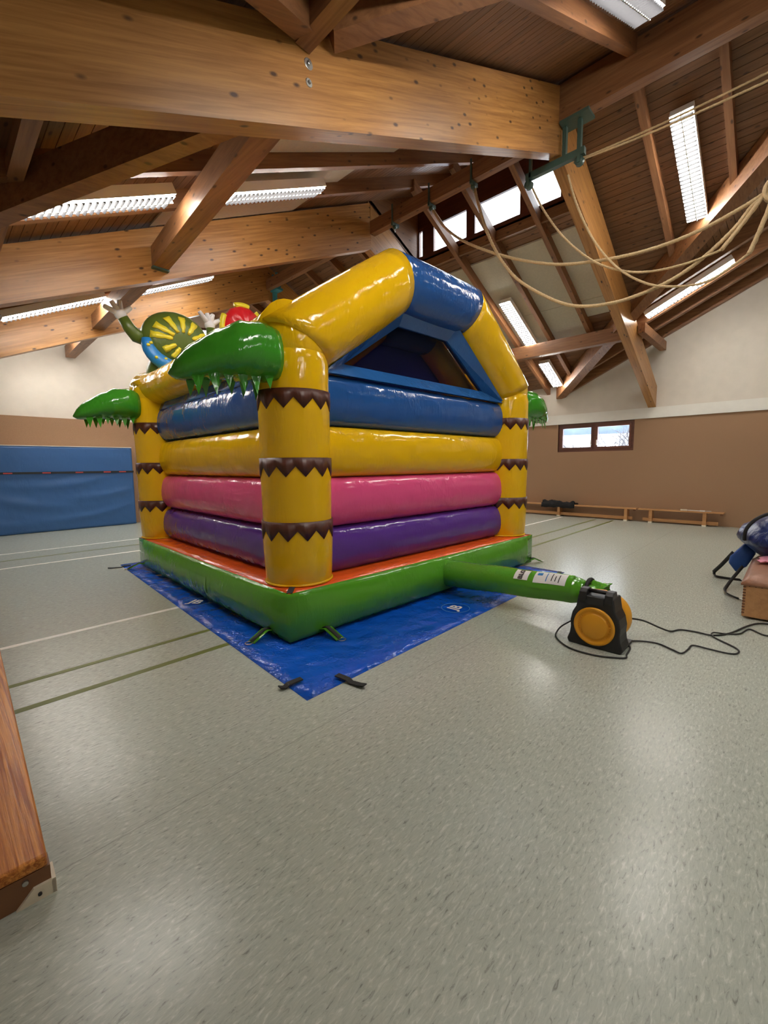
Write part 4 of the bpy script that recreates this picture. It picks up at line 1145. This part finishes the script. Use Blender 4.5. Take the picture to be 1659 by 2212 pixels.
# pulleys on the ridge beam
for px, wh in (((1023, 366), 'nearest to the big beam'), ((932, 425), 'in the middle'), ((853, 474), 'farthest, above the castle peak')):
    p = at_x(px, XR+.0)
    t = thing('pulley', 'green pulley clamp under the ridge beam, %s' % wh, 'pulley', (XR, p.y, 6.02), group='pulleys under the ridge beam')
    G().box((-.085, -.02, -.045), (.1, .02, .012)).put('clamp', M['green_steel'], t)
    for s_ in (-.075, .085): G().box((s_-.006, -.015, 0), (s_+.006, .015, .32)).put('clamp_rod', M['green_steel'], t)
    G().lathe([(.012, -.03), (.036, -.028), (.03, 0), (.036, .028), (.012, .03)], 16, 'y', (0, 0, -.06)).put('wheel', M['green_steel'], t, True)
    G().tube([(0, .0, -.09), (.02, 0, -.12), (0, 0, -.15), (-.02, 0, -.12)], .006, 6, closed=True).put('shackle', M['steel'], t, True)
# trolley frame on the near ridge beam
t = thing('rope_trolley', 'green steel rope trolley bracket at the end of the big beam', 'bracket', (XR, 2.5, 5.66))
dz_ = lambda z: z-5.66
G().box((-.12, -.22, dz_(6.10)), (.12, .16, dz_(6.135))).put('top_plate', M['green_steel'], t)
G().box((-.03, -.10, dz_(5.72)), (.03, -.05, dz_(6.10))).put('hanger', M['green_steel'], t)
G().box((-.03, .10, dz_(5.72)), (.03, .15, dz_(6.10))).put('hanger', M['green_steel'], t)
G().box((-.035, .60, dz_(5.66)), (.02, .63, dz_(6.03))).put('hanger', M['green_steel'], t)
G().box((-.035, .12, dz_(5.90)), (.02, .15, dz_(6.03))).put('hanger', M['green_steel'], t)
G().box((-.035, -.15, dz_(5.64)), (.035, .68, dz_(5.73))).put('rail', M['green_steel'], t)
for y in (-.08, .64):
    G().lathe([(.015, -.035), (.06, -.03), (.05, 0), (.06, .03), (.015, .035)], 18, 'x', (0, y, dz_(5.58))).put('wheel', M['green_steel'], t, True)
    G().box((-.045, y-.02, dz_(5.55)), (.045, y+.02, dz_(5.65))).put('wheel_fork', M['green_steel'], t)
# teal bracket on the far frame
p = at_x((620, 620), 6.6)
t = thing('ridge_bracket', 'teal steel bracket hanging at the ridge behind the castle', 'bracket', (6.6, 10.1, 6.0))
G().box((-.06, -.16, .05), (.06, -.1, .42)).put('hanger', M['teal'], t); G().box((-.06, .02, -.6), (.06, .06, .42)).put('hanger', M['teal'], t)
G().box((-.09, -.2, .0), (.09, .1, .05)).put('plate', M['teal'], t)

# ================================================================== OUTDOORS
sn = G(); nx, ny = 24, 24; v = []; f = []
for j in range(ny+1):
    for i in range(nx+1):
        x = XW+4+110*i/nx; y = -60+130*j/ny
        v.append((x, y, -1.2+max(0, x-30)*.145+.6*mnoise.noise(Vector((x*.05, y*.05, 0)))))
for j in range(ny):
    for i in range(nx): a = j*(nx+1)+i; f.append((a, a+1, a+nx+2, a+nx+1))
tag(pyd('snowy_hillside', v, f, M['snow'], None, True), 'snow-covered slope outside the window in the felt wall', 'hill')
v = []; f = []
for i in range(41):
    y = -40+110*i/40; h_ = 9+3*mnoise.noise(Vector((i*.5, 0, 0)))
    v += [(85, y, 4), (85, y, h_+4), (92, y, h_+5), (92, y, 4)]
for i in range(40):
    for k in range(4): a = 4*i; f.append((a+k, a+(k+1) % 4, a+4+(k+1) % 4, a+4+k))
f += [(3, 2, 1, 0), (160, 161, 162, 163)]
tag(pyd('forest_ridge', v, f, M['forest'], None, True), 'hazy blue forest ridge behind the snowy slope', 'forest')
rnd = random.Random(3)
def tree(x, y, h_, label):
    g = G(); z0 = -1.2+max(0, x-30)*.145
    def br(p, d, L, r, lv):
        q = p+d*L; g.tube([p, p.lerp(q, .5)+Vector((rnd.uniform(-.04, .04), rnd.uniform(-.04, .04), 0))*L, q], lambda t_: r*(1-.4*t_), 5)
        if lv:
            for k in range(5 if lv > 1 else 4):
                t_ = rnd.uniform(.35, 1); a = rnd.uniform(0, 6.28)
                nd = (d*.9+Vector((math.cos(a), math.sin(a), rnd.uniform(-.1, .5)))*.75).normalized()
                br(p.lerp(q, t_), nd, L*rnd.uniform(.45, .65), r*.5, lv-1)
    br(Vector((x, y, z0)), Vector((0, 0, 1)), h_*.55, .10, 3)
    tag(g.put('bare_tree', M['bark'], None), label, 'tree', 'bare trees outside the window')
for k, (x, y, h_) in enumerate(((25, 6.1, 5.9), (26, 7.0, 6.6), (27.5, 8.1, 5.6), (25, 8.6, 4.6), (26, 10.1, 4.2), (29, 12.2, 4.4))):
    tree(x, y, h_, 'bare winter tree outside, %s from the right edge of the window' % ['first', 'second', 'third', 'fourth', 'fifth', 'sixth'][k])
